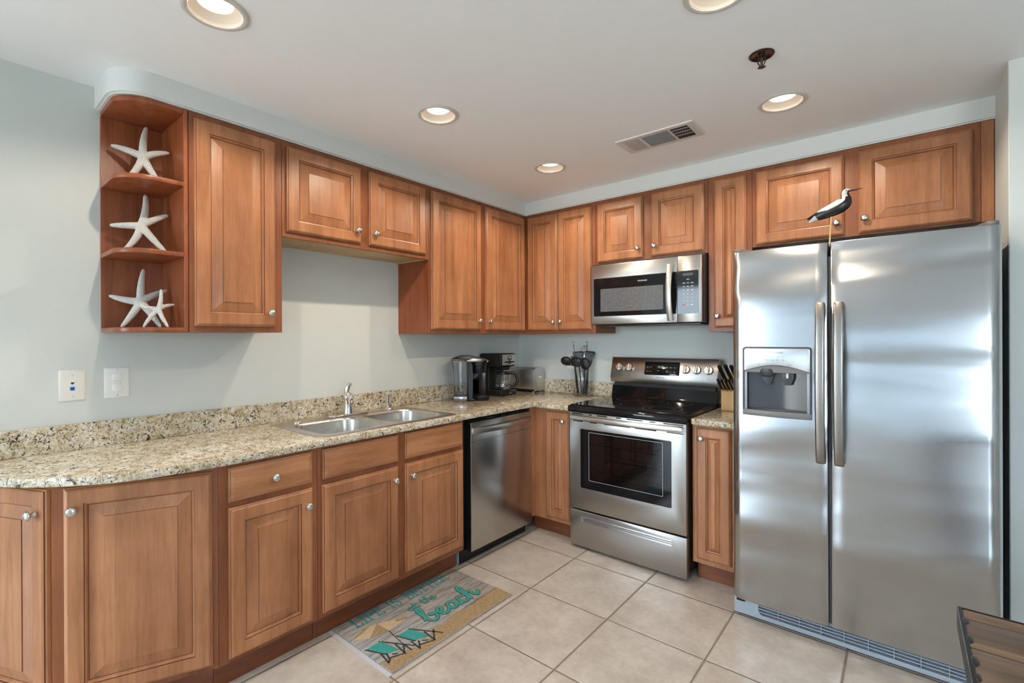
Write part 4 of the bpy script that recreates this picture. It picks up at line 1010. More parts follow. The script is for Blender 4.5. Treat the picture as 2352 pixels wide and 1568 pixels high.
# drip brewer facing the room
CF = Fr((0.024, -0.447, ZC), (0, 1, 0), (1, 0, 0))   # a: along the wall, b: out from the wall
t = thing('drip_coffee_maker', 'tall black drip coffee maker with silver control face, beside the toaster', 'coffee maker', CF(0, 0.11, 0))
bm = NB()
prism(bm, [(0.0, 0.0), (0.222, 0.0), (0.226, 0.006), (0.226, 0.032), (0.218, 0.040), (0.094, 0.042), (0.094, 0.222), (0.0, 0.222)], -0.092, 0.092, CF, 0, 0.007, 'bca', 3); obj('body', bm, BLACKP, t)
bm = NB()
prism(bm, [(0.0, 0.222), (0.195, 0.222), (0.216, 0.232), (0.220, 0.245), (0.220, 0.318), (0.205, 0.326), (0.02, 0.326), (0.0, 0.315)], -0.094, 0.094, CF, 0, 0.007, 'bca', 3); obj('brew_head', bm, BLACKP, t)
bm = NB(); lathe(bm, [(0.060, 0.222), (0.056, 0.205), (0.044, 0.196), (0, 0.196)], CF(0.0, 0.162, 0), (0, 0, 1), 28); obj('filter_basket', bm, BLACKP, t)
bm = NB(); prism(bm, rrect(-0.076, 0.086, 0.236, 0.318, 0.008), 0.219, 0.2225, CF, 0, 0.001, 'acb'); obj('control_face', bm, steel('silver_face', (0.66, 0.64, 0.60), 0.32, (300, 8, 8)), t)
bm = NB(); prism(bm, rrect(-0.012, 0.036, 0.277, 0.307, 0.004), 0.2224, 0.2238, CF, 0, 0, 'acb'); prism(bm, rrect(-0.008, 0.032, 0.287, 0.303, 0.002), 0.2239, 0.2241, CF, 1, 0, 'acb'); obj('clock_display', bm, [BLACKP, flat('grey_lcd', (0.22, 0.26, 0.22), 0.3)], t)
bm = NB(); lathe(bm, [(0.014, 0), (0.014, .004), (0.012, .006), (0, .006)], CF(0.012, 0.2224, 0.259), CF.n, 20); obj('dial', bm, BLACKP, t)
for a0, a1 in ((-0.050, -0.006), (0.030, 0.070)):
    bm = NB(); prism(bm, rrect(a0, a1, 0.2545, 0.2645, 0.003), 0.2224, 0.2240, CF, 0, 0, 'acb'); obj('button_strip', bm, BLACKP, t)
bm = NB(); box(bm, 0.0, 0.026, 0.2262, 0.2266, 0.017, 0.021, 0, 1, 0, CF); obj('badge', bm, NICK, t)
bm = NB(); lathe(bm, [(0.062, 0.0415), (0.062, 0.044), (0, 0.044)], CF(0.0, 0.162, 0), (0, 0, 1), 32); obj('hot_plate', bm, BLACKG, t)
cx = CF(0.0, 0.162, 0.0447)
t = thing('coffee_carafe', 'glass coffee carafe with black handle standing on the drip brewer plate', 'carafe', cx)
bm = NB()
lathe(bm, [(0, 0.0), (0.055, 0.0), (0.062, 0.006), (0.064, 0.02), (0.063, 0.06), (0.058, 0.095), (0.049, 0.120), (0.046, 0.130), (0.044, 0.130), (0.047, 0.118), (0.056, 0.094), (0.0612, 0.06), (0.062, 0.02), (0.060, 0.008), (0.054, 0.003), (0, 0.003)], cx, (0, 0, 1), 40); obj('jug', bm, glass('carafe_glass', (0.97, 0.98, 0.98), 0.0, 1.3), t)
bm = NB(); lathe(bm, [(0.0495, 0.118), (0.0495, 0.132), (0.045, 0.138), (0.02, 0.142), (0, 0.142)], cx, (0, 0, 1), 32); obj('lid', bm, BLACKP, t)
bm = NB(); hd = Vector((0.80, 0.60, 0))
tube(bm, cat([cx + hd * .046 + Vector((0, 0, .128)), cx + hd * .085 + Vector((0, 0, .126)), cx + hd * .112 + Vector((0, 0, .09)), cx + hd * .108 + Vector((0, 0, .05)), cx + hd * .085 + Vector((0, 0, .03)), cx + hd * .066 + Vector((0, 0, .034))], 6), 0.0095, 12, 0, 1.25); obj('handle', bm, BLACKP, t)
bm = NB(); lathe(bm, [(0.0630, 0.028), (0.0645, 0.029), (0.0645, 0.034), (0.0630, 0.035)], cx, (0, 0, 1), 40, 0, False); obj('band', bm, CHROME, t)

# toaster in the corner
TF = Fr((0.028, 0, ZC), (1, 0, 0), (0, -1, 0))
t = thing('toaster', 'brushed steel two-slot toaster tucked in the corner of the worktop', 'toaster', TF(0.13, 0.1, 0))
bm = NB(); prism(bm, [(0.035, 0.024), (0.165, 0.024), (0.171, 0.04), (0.172, 0.16), (0.166, 0.186), (0.150, 0.197), (0.050, 0.197), (0.034, 0.186), (0.028, 0.16), (0.029, 0.04)], 0.006, 0.254, TF, 0, 0.004, 'bca')
c = NB(); box(c, 0.035, 0.225, 0.062, 0.088, 0.06, 0.30, 0, 1, 0, TF); c2 = NB(); box(c2, 0.035, 0.225, 0.112, 0.138, 0.06, 0.30, 0, 1, 0, TF)
obj('body', carve(bm, [c, c2]), steel('toaster_steel', (0.60, 0.59, 0.57), 0.36, (4, 4, 300), 0.01), t)
for a0, a1 in ((-0.001, 0.006), (0.254, 0.262)):
    bm = NB(); prism(bm, [(0.035, 0.012), (0.165, 0.012), (0.173, 0.03), (0.174, 0.165), (0.166, 0.190), (0.150, 0.199), (0.050, 0.199), (0.034, 0.190), (0.026, 0.165), (0.027, 0.03)], a0, a1, TF, 0, 0.002, 'bca'); obj('end_cap', bm, steel('toaster_end', (0.62, 0.61, 0.59), 0.3, (4, 4, 60), 0.0), t)
bm = NB(); box(bm, 0.004, 0.256, 0.036, 0.166, 0.010, 0.026, 0.003, 1, 0, TF); obj('base', bm, BLACKP, t)
bm = NB(); box(bm, 0.262, 0.280, 0.088, 0.112, 0.120, 0.130, 0.003, 2, 0, TF); obj('lever', bm, WHITEP, t)
for a, b_ in ((0.03, 0.05), (0.03, 0.15), (0.235, 0.05), (0.235, 0.15)):
    bm = NB(); lathe(bm, [(0.009, 0), (0.009, 0.011)], TF(a, b_, 0), (0, 0, 1), 12); obj('foot', bm, GREYPL, t)

# ------------------------------------------------------------------ utensils in a glass vase
VC = Vector((0.688, -0.098, ZC)); VU = Vector((0.7646, 0.6445, 0)).normalized(); VN = Vector((0.6445, -0.7646, 0)).normalized()
VF = Fr(VC, VU, VN)     # a: to the viewer's right, b: towards the viewer
t = thing('glass_vase', 'clear waisted glass vase holding black kitchen utensils, left of the range', 'vase', VC)
bm = NB()
lathe(bm, [(0, 0.0), (0.058, 0.0), (0.061, 0.005), (0.0605, 0.02), (0.064, 0.07), (0.065, 0.10), (0.062, 0.14), (0.061, 0.165), (0.066, 0.185), (0.070, 0.196), (0.0685, 0.1965), (0.0635, 0.185), (0.0588, 0.165), (0.0598, 0.14), (0.0628, 0.10), (0.0618, 0.07), (0.0585, 0.02), (0.056, 0.011), (0, 0.009)], VC, (0, 0, 1), 44); obj('vessel', bm, glass('vase_glass', (0.98, 0.99, 0.985), 0.0, 1.42), t)
NYL = flat('black_nylon', (0.020, 0.021, 0.024), 0.38)
ZB = 0.0150
def utensil(name, label, cat_, base, parts):
    p0 = VF(*base)
    t = thing(name, label, cat_, p0, 'utensils in the glass vase')
    for nm, bm, mt in parts: obj(nm, bm, mt, t)
def handle_bm(p, q, r0=0.006, r1=0.0045):
    bm = NB(); p, q = Vector(VF(*p)), Vector(VF(*q))
    tube(bm, [p, p + (q - p) * .25, p + (q - p) * .5, q], [r0, r0 * 1.15, r0, r1], 10); return bm
def bowl_bm(c, u, w_, d_, axis):
    """shallow round bowl: c centre of rim, rim axes u,w_, depth vector axis"""
    bm = NB(); n = 28; prev = None
    for sgn, k in ((1, 1.0), (1, 0.93)):
        rows = []
        for i in range(7):
            f = math.cos(i / 6 * PI / 2) * k; dd = math.sin(i / 6 * PI / 2) * k
            rows.append([bm.verts.new(c + u * (f * math.cos(2 * PI * j / n)) + w_ * (f * math.sin(2 * PI * j / n)) + axis * dd) for j in range(n)] if i < 6 else [bm.verts.new(c + axis * k)])
        for A, Bq in zip(rows, rows[1:]):
            for j in range(n):
                l = (j + 1) % n
                bm.faces.new((A[j], A[l], Bq[0])) if len(Bq) == 1 else bm.faces.new((A[j], A[l], Bq[l], Bq[j]))
        if prev:
            for j in range(n):
                l = (j + 1) % n; bm.faces.new((prev[j], prev[l], rows[0][l], rows[0][j]))
        prev = rows[0]
    return bm
def ladle(label, base, neck, cen, rad, axis):
    axis = Vector(axis).normalized(); u = VU; w_ = axis.cross(u).normalized()
    C = Vector(VF(*cen))
    hb = handle_bm(base, neck)
    P = Vector(VF(*neck)); bm = bowl_bm(C, u * rad, w_ * rad, 0, axis * rad * 0.55)
    tube(bm, [P, C - w_ * rad * .97 * (1 if (P - C).dot(-w_) > 0 else -1)], [0.0048, 0.004], 8)
    utensil('ladle', label, 'ladle', base, [('handle', hb, NYL), ('bowl', bm, NYL)])
ax_dn = Vector((-0.45, 0.50, -0.62))
ladle('black nylon ladle leaning left out of the vase, outermost', (-0.034, 0.010, ZB), (-0.058, 0.006, 0.235), (-0.120, 0.004, 0.268), 0.043, ax_dn)
ladle('black nylon ladle with round bowl at the front of the vase', (-0.004, 0.028, ZB), (-0.028, 0.048, 0.225), (-0.056, 0.092, 0.264), 0.047, ax_dn)
def paddle(name, label, base, top, w0, w1, ln, slots, tilt):
    p, q = Vector(VF(*base)), Vector(VF(*top))
    d = (q - p).normalized(); s = VN.cross(d).normalized(); s = s if s.dot(VU) > 0 else -s
    nn = d.cross(s).normalized()
    FF = Fr(q, s, nn, d)
    bm = NB()
    poly = [(-w0 * .25, -0.01), (w0 * .25, -0.01), (w0 / 2, ln * .35), (w1 / 2, ln * .90), (w1 * .38, ln), (-w1 * .38, ln), (-w1 / 2, ln * .90), (-w0 / 2, ln * .35)]
    prism(bm, poly, -0.0015, 0.0015, FF, 0, 0.0005, 'acb')
    cs = []
    for i in range(slots):
        x = (i - (slots - 1) / 2) * w1 * .17
        c_ = NB(); prism(c_, [(x * .85 - .0024, ln * .38), (x * .85 + .0024, ln * .38), (x + .0024, ln * .84), (x - .0024, ln * .84)], -0.01, 0.01, FF, 0, 0, 'acb'); cs.append(c_)
    if cs: bm = carve(bm, cs)
    utensil(name, label, 'spatula', base, [('handle', handle_bm(base, top), NYL), ('blade', bm, NYL)])
paddle('slotted_turner', 'black slotted turner leaning right out of the vase', (0.030, 0.002, ZB), (0.052, -0.002, 0.232), 0.056, 0.086, 0.110, 5, 0)
paddle('slotted_turner', 'black slotted turner at the back, behind the front ladle', (0.000, -0.022, ZB), (-0.018, -0.025, 0.250), 0.062, 0.088, 0.090, 5, 0)
paddle('flat_spatula', 'small black flat spatula above the outermost ladle', (-0.024, -0.016, ZB), (-0.056, -0.020, 0.255), 0.030, 0.044, 0.050, 0, 0)
base = (0.012, 0.010, ZB); neck = (0.015, 0.016, 0.195)
bm = bowl_bm(VF(0.020, 0.034, 0.246), VU * 0.038, (VF.v * 0.8 + VN * -0.2).normalized() * 0.050, 0, -VN * 0.016)
tube(bm, [VF(*neck), VF(0.018, 0.026, 0.206)], [0.0048, 0.005], 8)
utensil('serving_spoon', 'black serving spoon at the front right of the vase', 'spoon', base, [('handle', handle_bm(base, neck), NYL), ('bowl', bm, NYL)])
base = (0.018, -0.026, ZB); neck = (0.028, -0.040, 0.200)
bm = NB()
for k in range(5):
    q = PI * k / 5; dv = VU * math.cos(q) + VN * math.sin(q)
    P0 = Vector(VF(*neck)); up = (Vector(VF(0.034, -0.070, 0.38)) - P0)
    tube(bm, cat([P0 + dv * .004, P0 + up * .45 + dv * .024, P0 + up * .82 + dv * .028, P0 + up + dv * .006, P0 + up - dv * .006, P0 + up * .82 - dv * .028, P0 + up * .45 - dv * .024, P0 - dv * .004], 5), 0.0009, 6)
utensil('wire_whisk', 'wire balloon whisk at the back of the vase', 'whisk', base, [('handle', handle_bm(base, neck, 0.0055, 0.005), CHROME), ('wires', bm, CHROME)])
for (a0, b0_), (a1, b1_), lb in (((-0.018, -0.036), (-0.058, -0.048), 'thin metal skewer standing straight up at the left of the vase'), ((0.040, -0.018), (0.047, -0.034), 'thin metal skewer standing straight up at the right of the vase')):
    P0, P1 = Vector(VF(a0, b0_, ZB)), Vector(VF(a1, b1_, 0.405))
    bm = NB(); tube(bm, [P0, P0 + (P1 - P0) * .8, P0 + (P1 - P0) * .97], [0.0012, 0.0014, 0.0034], 8)
    e = P1 + Vector((0, 0, 0.004))
    tube(bm, [e + VU * (0.0045 * math.cos(2 * PI * i / 14)) + Vector((0, 0, 0.0055 * math.sin(2 * PI * i / 14))) for i in range(14)], 0.0013, 6, 0, 1.0, True)
    solo('skewer', bm, DKGREY, lb, 'skewer', P0, 'utensils in the glass vase')

# ------------------------------------------------------------------ knife block
BF = Fr((1.728, -0.060, ZC), (1, 0, 0), (0, -1, 0))
t = thing('knife_block', 'light wooden knife block full of black-handled knives beside the refrigerator', 'knife block', BF(0.08, 0.08, 0))
blk = [(0.0, 0.0), (0.150, 0.0), (0.150, 0.110), (0.128, 0.150), (0.0, 0.215)]
bm = NB(); prism(bm, blk, 0.0, 0.165, BF, 0, 0.003, 'bca'); obj('body', bm, BLOCKW, t)
kd = (Vector(BF(0, 1, 0)) - Vector(BF(0, 0, 0))) * 0.62 + Vector((0, 0, 0.78)); kd.normalize()
def knife(P, ln, wdt, thk, label, group):
    d = (kd + Vector((-0.18, 0, 0))).normalized(); s = Vector((1, 0, 0)); s = (s - d * s.dot(d)).normalized(); n_ = d.cross(s)
    P = P + d * 0.010
    FF = Fr(P, s, n_, d)
    t = thing('kitchen_knife', label, 'knife', P, group)
    bm = NB(); prism(bm, [(-wdt * .42, 0.002), (wdt * .45, 0.002), (wdt * .50, ln * .45), (wdt * .62, ln * .92), (wdt * .2, ln), (-wdt * .35, ln * .96), (-wdt * .5, ln * .5)], -thk, thk, FF, 0, thk * .5, 'bca', 2); obj('handle', bm, BLACKP, t)
    bm = NB(); box(bm, -thk * 1.02, thk * 1.02, -wdt * .44, wdt * .47, -0.001, 0.006, 0, 1, 0, FF); obj('bolster', bm, NICK, t)
    if ln > .1:
        for f_ in (.3, .6):
            bm = NB(); lathe(bm, [(0.0022, -thk * 1.04), (0.0022, thk * 1.04)], FF(0, 0, ln * f_), FF.u, 8); obj('rivet', bm, NICK, t)
for i in range(8):
    knife(BF(0.010 + i * 0.0205, 0.146, 0.118), 0.088, 0.016, 0.0052, 'black steak knife in the front row of the knife block', 'steak knives in the block')
for i, (a, b_, z) in enumerate(((0.020, 0.100, 0.165), (0.052, 0.090, 0.171), (0.086, 0.095, 0.168), (0.122, 0.090, 0.171))):
    knife(BF(a, b_, z), 0.130, 0.024, 0.0085, 'large black-handled knife in the upper rows of the knife block', 'large knives in the block')

# ------------------------------------------------------------------ shorebird standing in the gap between the doors
bird = thing('bird_figurine', 'black and white carved shorebird on a stick above the refrigerator', 'figurine', (2.3385, -0.8005, 1.742))
path = [(2.262, 1.859, .006), (2.276, 1.868, .011), (2.294, 1.879, .0185), (2.318, 1.889, .0245), (2.346, 1.899, .028), (2.372, 1.910, .030), (2.391, 1.923, .027), (2.397, 1.937, .0195), (2.394, 1.952, .0155), (2.3945, 1.965, .0150), (2.4005, 1.9715, .0115), (2.4085, 1.9715, .006), (2.412, 1.971, .003)]
pts = cat([Vector((x, r, z)) for x, z, r in path], 12)
bm = NB(); rows = []; n = 72
for i, P in enumerate(pts):
    A, B_ = pts[max(i - 1, 0)], pts[min(i + 1, len(pts) - 1)]
    T = Vector((B_.x - A.x, 0, B_.z - A.z)).normalized(); up = Vector((-T.z, 0, T.x))
    rows.append([bm.verts.new(Vector((P.x, -0.8005, P.z)) + up * (P.y * math.cos(2 * PI * k / n)) + Vector((0, -1, 0)) * (P.y * 0.82 * math.sin(2 * PI * k / n))) for k in range(n)])
m_ = len(rows)
for i in range(m_ - 1):
    s = i / (m_ - 1)
    for k in range(n):
        l = (k + 1) % n
        f = bm.faces.new((rows[i][k], rows[i][l], rows[i + 1][l], rows[i + 1][k]))
        q = (k + .5) * 360 / n; q = q if q <= 180 else 360 - q
        w = False
        if s < .14: w = q > 62
        elif s < .62: w = 28 < q < 28 + 55 * min(1, (s - .12) / .16)
        elif s < .86: w = 38 < q < 122
        else: w = q < 95 and q > 18
        f.material_index = 1 if w else 0
bm.faces.new(rows[0]); bm.faces.new(rows[-1])
obj('body', bm, [flat('bird_black', (0.012, 0.012, 0.014), 0.28), flat('bird_white', (0.52, 0.50, 0.48), 0.5)], bird, None, 60)
bm = NB(); prism(bm, [(2.2545, 1.8735), (2.262, 1.873), (2.300, 1.893), (2.33, 1.9095), (2.312, 1.905), (2.283, 1.892)], 0.7875, 0.8135, Fr((0, 0, 0), (1, 0, 0), (0, -1, 0)), 0, 0.003, 'acb'); obj('wing_tips', bm, flat('bird_black', (0.012, 0.012, 0.014), 0.28), bird)
bm = NB(); tube(bm, [(2.408, -0.8005, 1.9700), (2.430, -0.8005, 1.9705), (2.453, -0.8005, 1.9735)], [0.0034, 0.0024, 0.0012], 10); obj('bill', bm, BLACKP, bird)
for sgn in (-1, 1):
    bm = NB(); lathe(bm, [(0.0022, 0), (0.0016, .001), (0, .0012)], (2.398, -0.8005 + sgn * 0.0108, 1.9725), (0, sgn, 0), 10); obj('eye', bm, BLACKG, bird)
bm = NB(); tube(bm, [(2.3385, -0.8005, 1.760), (2.3415, -0.8005, 1.82), (2.345, -0.8005, 1.878)], [0.0030, 0.0034, 0.0040], 10); obj('stick', bm, BLOCKW, bird)
bm = NB(); lathe(bm, [(0.0040, 0), (0.0040, 0.020), (0.0032, 0.022)], (2.3385, -0.8005, 1.7420), (0, 0, 1), 12); obj('peg', bm, NICK, bird)
# ------------------------------------------------------------------ kitchen mat
def pile(name, a, b, sc=420.0):
    m, t, bs = M(name)
    n = N(t, 'ShaderNodeTexNoise', Scale=sc, Detail=2.0); L(t, coords(t, rand=False), n.inputs['Vector'])
    L(t, ramp(t, n.outputs[0], [(0.38, a), (0.62, b)]), bs.inputs['Base Color'])
    bs.inputs['Roughness'].default_value = 0.95; bs.inputs['Specular IOR Level'].default_value = 0.1
    bump(t, bs, n.outputs[0], 1.0, 0.004)
    return m
def plankpile():
    m, t, bs = M('mat_grey_planks')
    v = coords(t, (60, 7, 1), False)
    n0 = N(t, 'ShaderNodeTexNoise', Scale=1.0, Detail=6.0, Roughness=0.7); L(t, v, n0.inputs['Vector'])
    n = N(t, 'ShaderNodeTexNoise', Scale=650.0, Detail=2.0); L(t, coords(t, rand=False), n.inputs['Vector'])
    a = ramp(t, n0.outputs[0], [(0.30, (0.16, 0.15, 0.15)), (0.45, (0.42, 0.40, 0.38)), (0.60, (0.58, 0.56, 0.53))])
    L(t, mix(t, 1.0, a, ramp(t, n.outputs[0], [(0.35, (0.62, 0.62, 0.62)), (0.62, (1.12, 1.12, 1.12))]), 'MULTIPLY'), bs.inputs['Base Color'])
    bs.inputs['Roughness'].default_value = 0.95; bs.inputs['Specular IOR Level'].default_value = 0.1
    bump(t, bs, n.outputs[0], 1.0, 0.004)
    return m
TEAL = pile('mat_teal', (0.03, 0.25, 0.23), (0.10, 0.46, 0.42))
TBLUE = pile('mat_blue_teal', (0.04, 0.22, 0.27), (0.10, 0.38, 0.43))
SAND = pile('mat_sand', (0.24, 0.15, 0.07), (0.56, 0.42, 0.25))
PEACH = pile('mat_peach', (0.50, 0.36, 0.22), (0.72, 0.58, 0.42))
CHAR = pile('mat_charcoal', (0.035, 0.032, 0.032), (0.10, 0.095, 0.09))
RX, RX1, RY, RY1, RZ = 0.558, 1.013, -2.138, -1.372, 0.0085
rug = thing('kitchen_mat', 'rectangular beach-print mat lying on the tiles in front of the sink', 'mat', ((RX + RX1) / 2, (RY + RY1) / 2, 0.0008))
bm = NB(); box(bm, RX - .001, RX1 + .0005, RY - .022, RY1 + .001, 0.0008, 0.0028, 0.0008, 1); obj('backing', bm, flat('clear_backing', (0.52, 0.52, 0.56), 0.3), rug)
bm = NB(); box(bm, RX, RX1, RY, RY1, 0.0029, RZ, 0.003, 2)
bmesh.ops.recalc_face_normals(bm, faces=bm.faces[:])
def poly(pts, mi, dz):
    if sum(a[0] * b_[1] - b_[0] * a[1] for a, b_ in zip(pts, pts[1:] + pts[:1])) < 0: pts = pts[::-1]
    vs = [bm.verts.new((x, y, RZ + dz)) for x, y in pts]; f = bm.faces.new(vs); f.material_index = mi
def stroke(pts, w, mi, dz):
    P = [Vector((x, y, 0)) for x, y in pts]; m = len(P)
    for i in range(m - 1):
        d = (P[i + 1] - P[i])
        if d.length < 1e-7: continue
        d.normalize(); s = Vector((-d.y, d.x, 0)) * w / 2
        dzz = dz + 0.000012 * i
        poly([((P[i] + s).x, (P[i] + s).y), ((P[i] - s).x, (P[i] - s).y), ((P[i + 1] - s).x, (P[i + 1] - s).y), ((P[i + 1] + s).x, (P[i + 1] + s).y)], mi, dzz)
    for i in range(m):
        poly([(P[i].x + w / 2 * math.cos(q * PI / 5), P[i].y + w / 2 * math.sin(q * PI / 5)) for q in range(10)], mi, dz + 0.000012 * i + 0.000006)
sandline = [(0.903, RY1 + .002), (0.921, -1.616), (0.902, -1.679), (0.925, -1.77), (0.914, -1.84), (0.960, -1.889), (0.968, -1.96), (0.945, -2.013), (0.955, -2.04), (0.936, -2.094), (0.928, RY + .002)]
poly(sandline + [(RX1 - .003, RY + .002), (RX1 - .003, RY1 - .002)], 3, 0.0003)
for x in (0.602, 0.707, 0.812): stroke([(x, RY + .004), (x + .001, -1.75), (x, RY1 - .004)], 0.0028, 5, 0.0003)
stroke([(0.905, RY1 - .004), (0.912, -1.62)], 0.0028, 5, 0.0004)
# parasol
poly([(0.709, -2.132), (0.674, -2.047), (0.686, -1.981), (0.757, -2.068)], 4, 0.0006)
poly([(0.709, -2.132), (0.674, -2.047), (0.680, -2.015), (0.702, -2.075)], 3, 0.0009)
poly([(0.757, -2.068), (0.686, -1.981), (0.774, -1.977)], 3, 0.0009)
poly([(0.686, -1.981), (0.751, -1.852), (0.763, -1.869), (0.774, -1.977)], 4, 0.0006)
poly([(0.751, -1.849), (0.763, -1.869), (0.742, -1.915), (0.725, -1.900)], 3, 0.0009)
stroke([(0.777, -1.979), (0.919, -1.999)], 0.0040, 5, 0.0012)
for pts in (((0.807, -2.054), (0.948, -1.971)), ((0.81, -2.126), (0.904, -2.085)), ((0.869, -2.018), (0.959, -2.031)), ((0.882, -2.099), (0.954, -2.112)), ((0.954, -2.112), (0.932, -2.089), (0.955, -2.031)), ((0.955, -2.031), (0.901, -1.995)), ((0.931, -2.094), (0.901, -2.083)), ((0.907, -1.997), (0.96, -1.998)), ((0.921, -2.067), (0.932, -2.053)),
            ((0.835, -1.91), (0.974, -1.829)), ((0.833, -1.979), (0.924, -1.949)), ((0.906, -1.879), (0.988, -1.888)), ((0.917, -1.962), (0.982, -1.969)), ((0.98, -1.967), (0.959, -1.954), (0.986, -1.889)), ((0.986, -1.889), (0.926, -1.842)), ((0.935, -1.939), (0.962, -1.952)), ((0.948, -1.925), (0.963, -1.908))):
    stroke(pts, 0.0078, 5, 0.0010)
poly([(0.81, -2.051), (0.81, -2.122), (0.897, -2.086), (0.918, -2.033), (0.868, -2.040)], 1, 0.0014)
poly([(0.84, -1.909), (0.833, -1.977), (0.921, -1.947), (0.943, -1.886), (0.885, -1.896)], 1, 0.0014)
# lettering: U runs with the text (+y), V up the mat (-x)
def put(curves, y0, x0, su, sv, w, mi, dz, outline=None):
    for c_ in curves:
        pts = [(x0 - p.y * sv, y0 + p.x * su) for p in cat([(u, v, 0) for u, v in c_], 5)] if len(c_) > 2 else [(x0 - v * sv, y0 + u * su) for u, v in c_]
        if outline: stroke(pts, w + outline, 5, dz)
        stroke(pts, w, mi, dz + (0.0008 if outline else 0))
GL = {'L': ([[(.25, 1), (.25, 0)], [(.25, 0), (.85, 0)], [(.85, 0), (.85, .2)], [(.08, 1), (.42, 1)], [(.08, 0), (.3, 0)]], 1.0),
      'I': ([[(.3, 1), (.3, 0)], [(.12, 1), (.48, 1)], [(.12, 0), (.48, 0)]], .6),
      'F': ([[(.25, 1), (.25, 0)], [(.08, 1), (.85, 1)], [(.85, 1), (.85, .82)], [(.25, .5), (.65, .5)], [(.65, .6), (.65, .4)], [(.08, 0), (.42, 0)]], 1.0),
      'E': ([[(.25, 1), (.25, 0)], [(.08, 1), (.85, 1)], [(.85, 1), (.85, .82)], [(.25, .5), (.65, .5)], [(.65, .6), (.65, .4)], [(.08, 0), (.88, 0)], [(.88, 0), (.88, .2)]], 1.0),
      'S': ([[(.78, .80), (.70, .95), (.45, 1.0), (.20, .88), (.20, .65), (.45, .52), (.72, .40), (.78, .18), (.55, .0), (.28, .03), (.15, .22)]], .95),
      'B': ([[(.25, 1), (.25, 0)], [(.08, 1), (.5, 1), (.74, .9), (.74, .62), (.5, .52), (.27, .52)], [(.27, .52), (.6, .5), (.84, .36), (.82, .1), (.55, 0), (.08, 0)]], 1.0),
      'T': ([[(.5, 1), (.5, 0)], [(.08, 1), (.92, 1)], [(.08, 1), (.08, .82)], [(.92, 1), (.92, .82)], [(.32, 0), (.68, 0)]], 1.0),
      'R': ([[(.25, 1), (.25, 0)], [(.08, 1), (.5, 1), (.76, .9), (.76, .62), (.5, .5), (.27, .5)], [(.5, .5), (.88, 0)], [(.08, 0), (.42, 0)], [(.8, 0), (.98, 0)]], 1.05),
      ' ': ([], .7)}
s_ = 'LIFE IS BETTER'; tw = sum(GL[ch][1] for ch in s_); k_ = 0.595 / tw; u0 = 0
for ch in s_:
    g_, w_ = GL[ch]
    put([[(u, v) for u, v in c_] for c_ in g_], -2.062 + u0 * k_, 0.642, k_, 0.074, 0.0085, 2, 0.0006); u0 += w_
beach = [[(0, .5), (.20, .9), (.42, 1.55), (.48, 2.0), (.34, 2.1), (.20, 1.6), (.16, .6), (.28, .05), (.58, .0), (.85, .35), (.80, .8), (.62, .92), (.60, .74), (.85, .66), (1.15, .72)],
         [(1.15, .45), (1.45, .62), (1.52, .92), (1.32, 1.0), (1.14, .65), (1.18, .15), (1.45, .0), (1.75, .2), (1.98, .55)],
         [(2.46, .86), (2.22, .98), (2.00, .65), (2.02, .12), (2.28, .05), (2.50, .5), (2.54, .95), (2.52, .35), (2.66, .03), (2.92, .3)],
         [(3.32, .80), (3.12, 1.0), (2.90, .6), (2.96, .10), (3.25, .0), (3.55, .3), (3.72, .7)],
         [(3.62, .5), (3.90, 1.3), (4.02, 1.9), (3.90, 2.1), (3.74, 1.7), (3.66, .8), (3.64, .0), (3.70, .5), (3.92, .95), (4.12, .85), (4.12, .25), (4.32, .02), (4.62, .45)]]
put(beach, -1.815, 0.874, 0.0775, 0.0640, 0.0150, 1, 0.0008, 0.0055)
atthe = [[(.55, .85), (.25, 1.0), (.05, .5), (.2, .05), (.5, .3), (.58, .95), (.58, .2), (.8, .05)], [(1.0, 1.7), (.95, .3), (1.15, .0), (1.4, .2)], [(.75, 1.1), (1.35, 1.2)],
         [(2.15, 1.7), (2.1, .3), (2.3, .0), (2.5, .2)], [(1.9, 1.1), (2.5, 1.2)], [(2.55, .3), (2.85, 1.5), (2.75, 1.9), (2.65, 1.2), (2.62, 0)], [(2.64, .5), (2.9, .95), (3.05, .7), (3.05, .1), (3.25, .1)], [(3.3, .45), (3.6, .6), (3.6, .95), (3.4, .9), (3.3, .4), (3.5, .0), (3.85, .25)]]
put(atthe, -1.812, 0.728, 0.0445, 0.028, 0.0062, 1, 0.0007, 0.0028)
obj('pile', bm, [plankpile(), TEAL, TBLUE, SAND, PEACH, CHAR], rug, recalc=False)

# ------------------------------------------------------------------ table whose corner enters the picture
def tabletop():
    m, t, bs = M('dark_plank_top')
    v = coords(t, (2.2, 26, 26), False)
    n = N(t, 'ShaderNodeTexNoise', Scale=1.0, Detail=6.0, Roughness=0.62, Distortion=0.7); L(t, v, n.inputs['Vector'])
    n2 = N(t, 'ShaderNodeTexNoise', Scale=9.0, Detail=4.0); L(t, coords(t, rand=False), n2.inputs['Vector'])
    a = ramp(t, n.outputs[0], [(0.30, (0.040, 0.024, 0.014)), (0.5, (0.095, 0.058, 0.034)), (0.68, (0.18, 0.105, 0.054))])
    L(t, mix(t, 1.0, a, ramp(t, n2.outputs[0], [(0.3, (0.70, 0.72, 0.76)), (0.65, (1.1, 1.08, 1.05))]), 'MULTIPLY'), bs.inputs['Base Color'])
    bs.inputs['Roughness'].default_value = 0.42; bump(t, bs, n.outputs[0], 0.25, 0.003)
    return m
TX0, TX1, TY0, TY1, TZ = 2.6715, 3.9, -3.05, -1.884, 0.760
t = thing('plank_table', 'dark planked wooden table with hammered black edge, cut off by the picture corner', 'table', (3.3, -2.45, 0))
WT = tabletop()
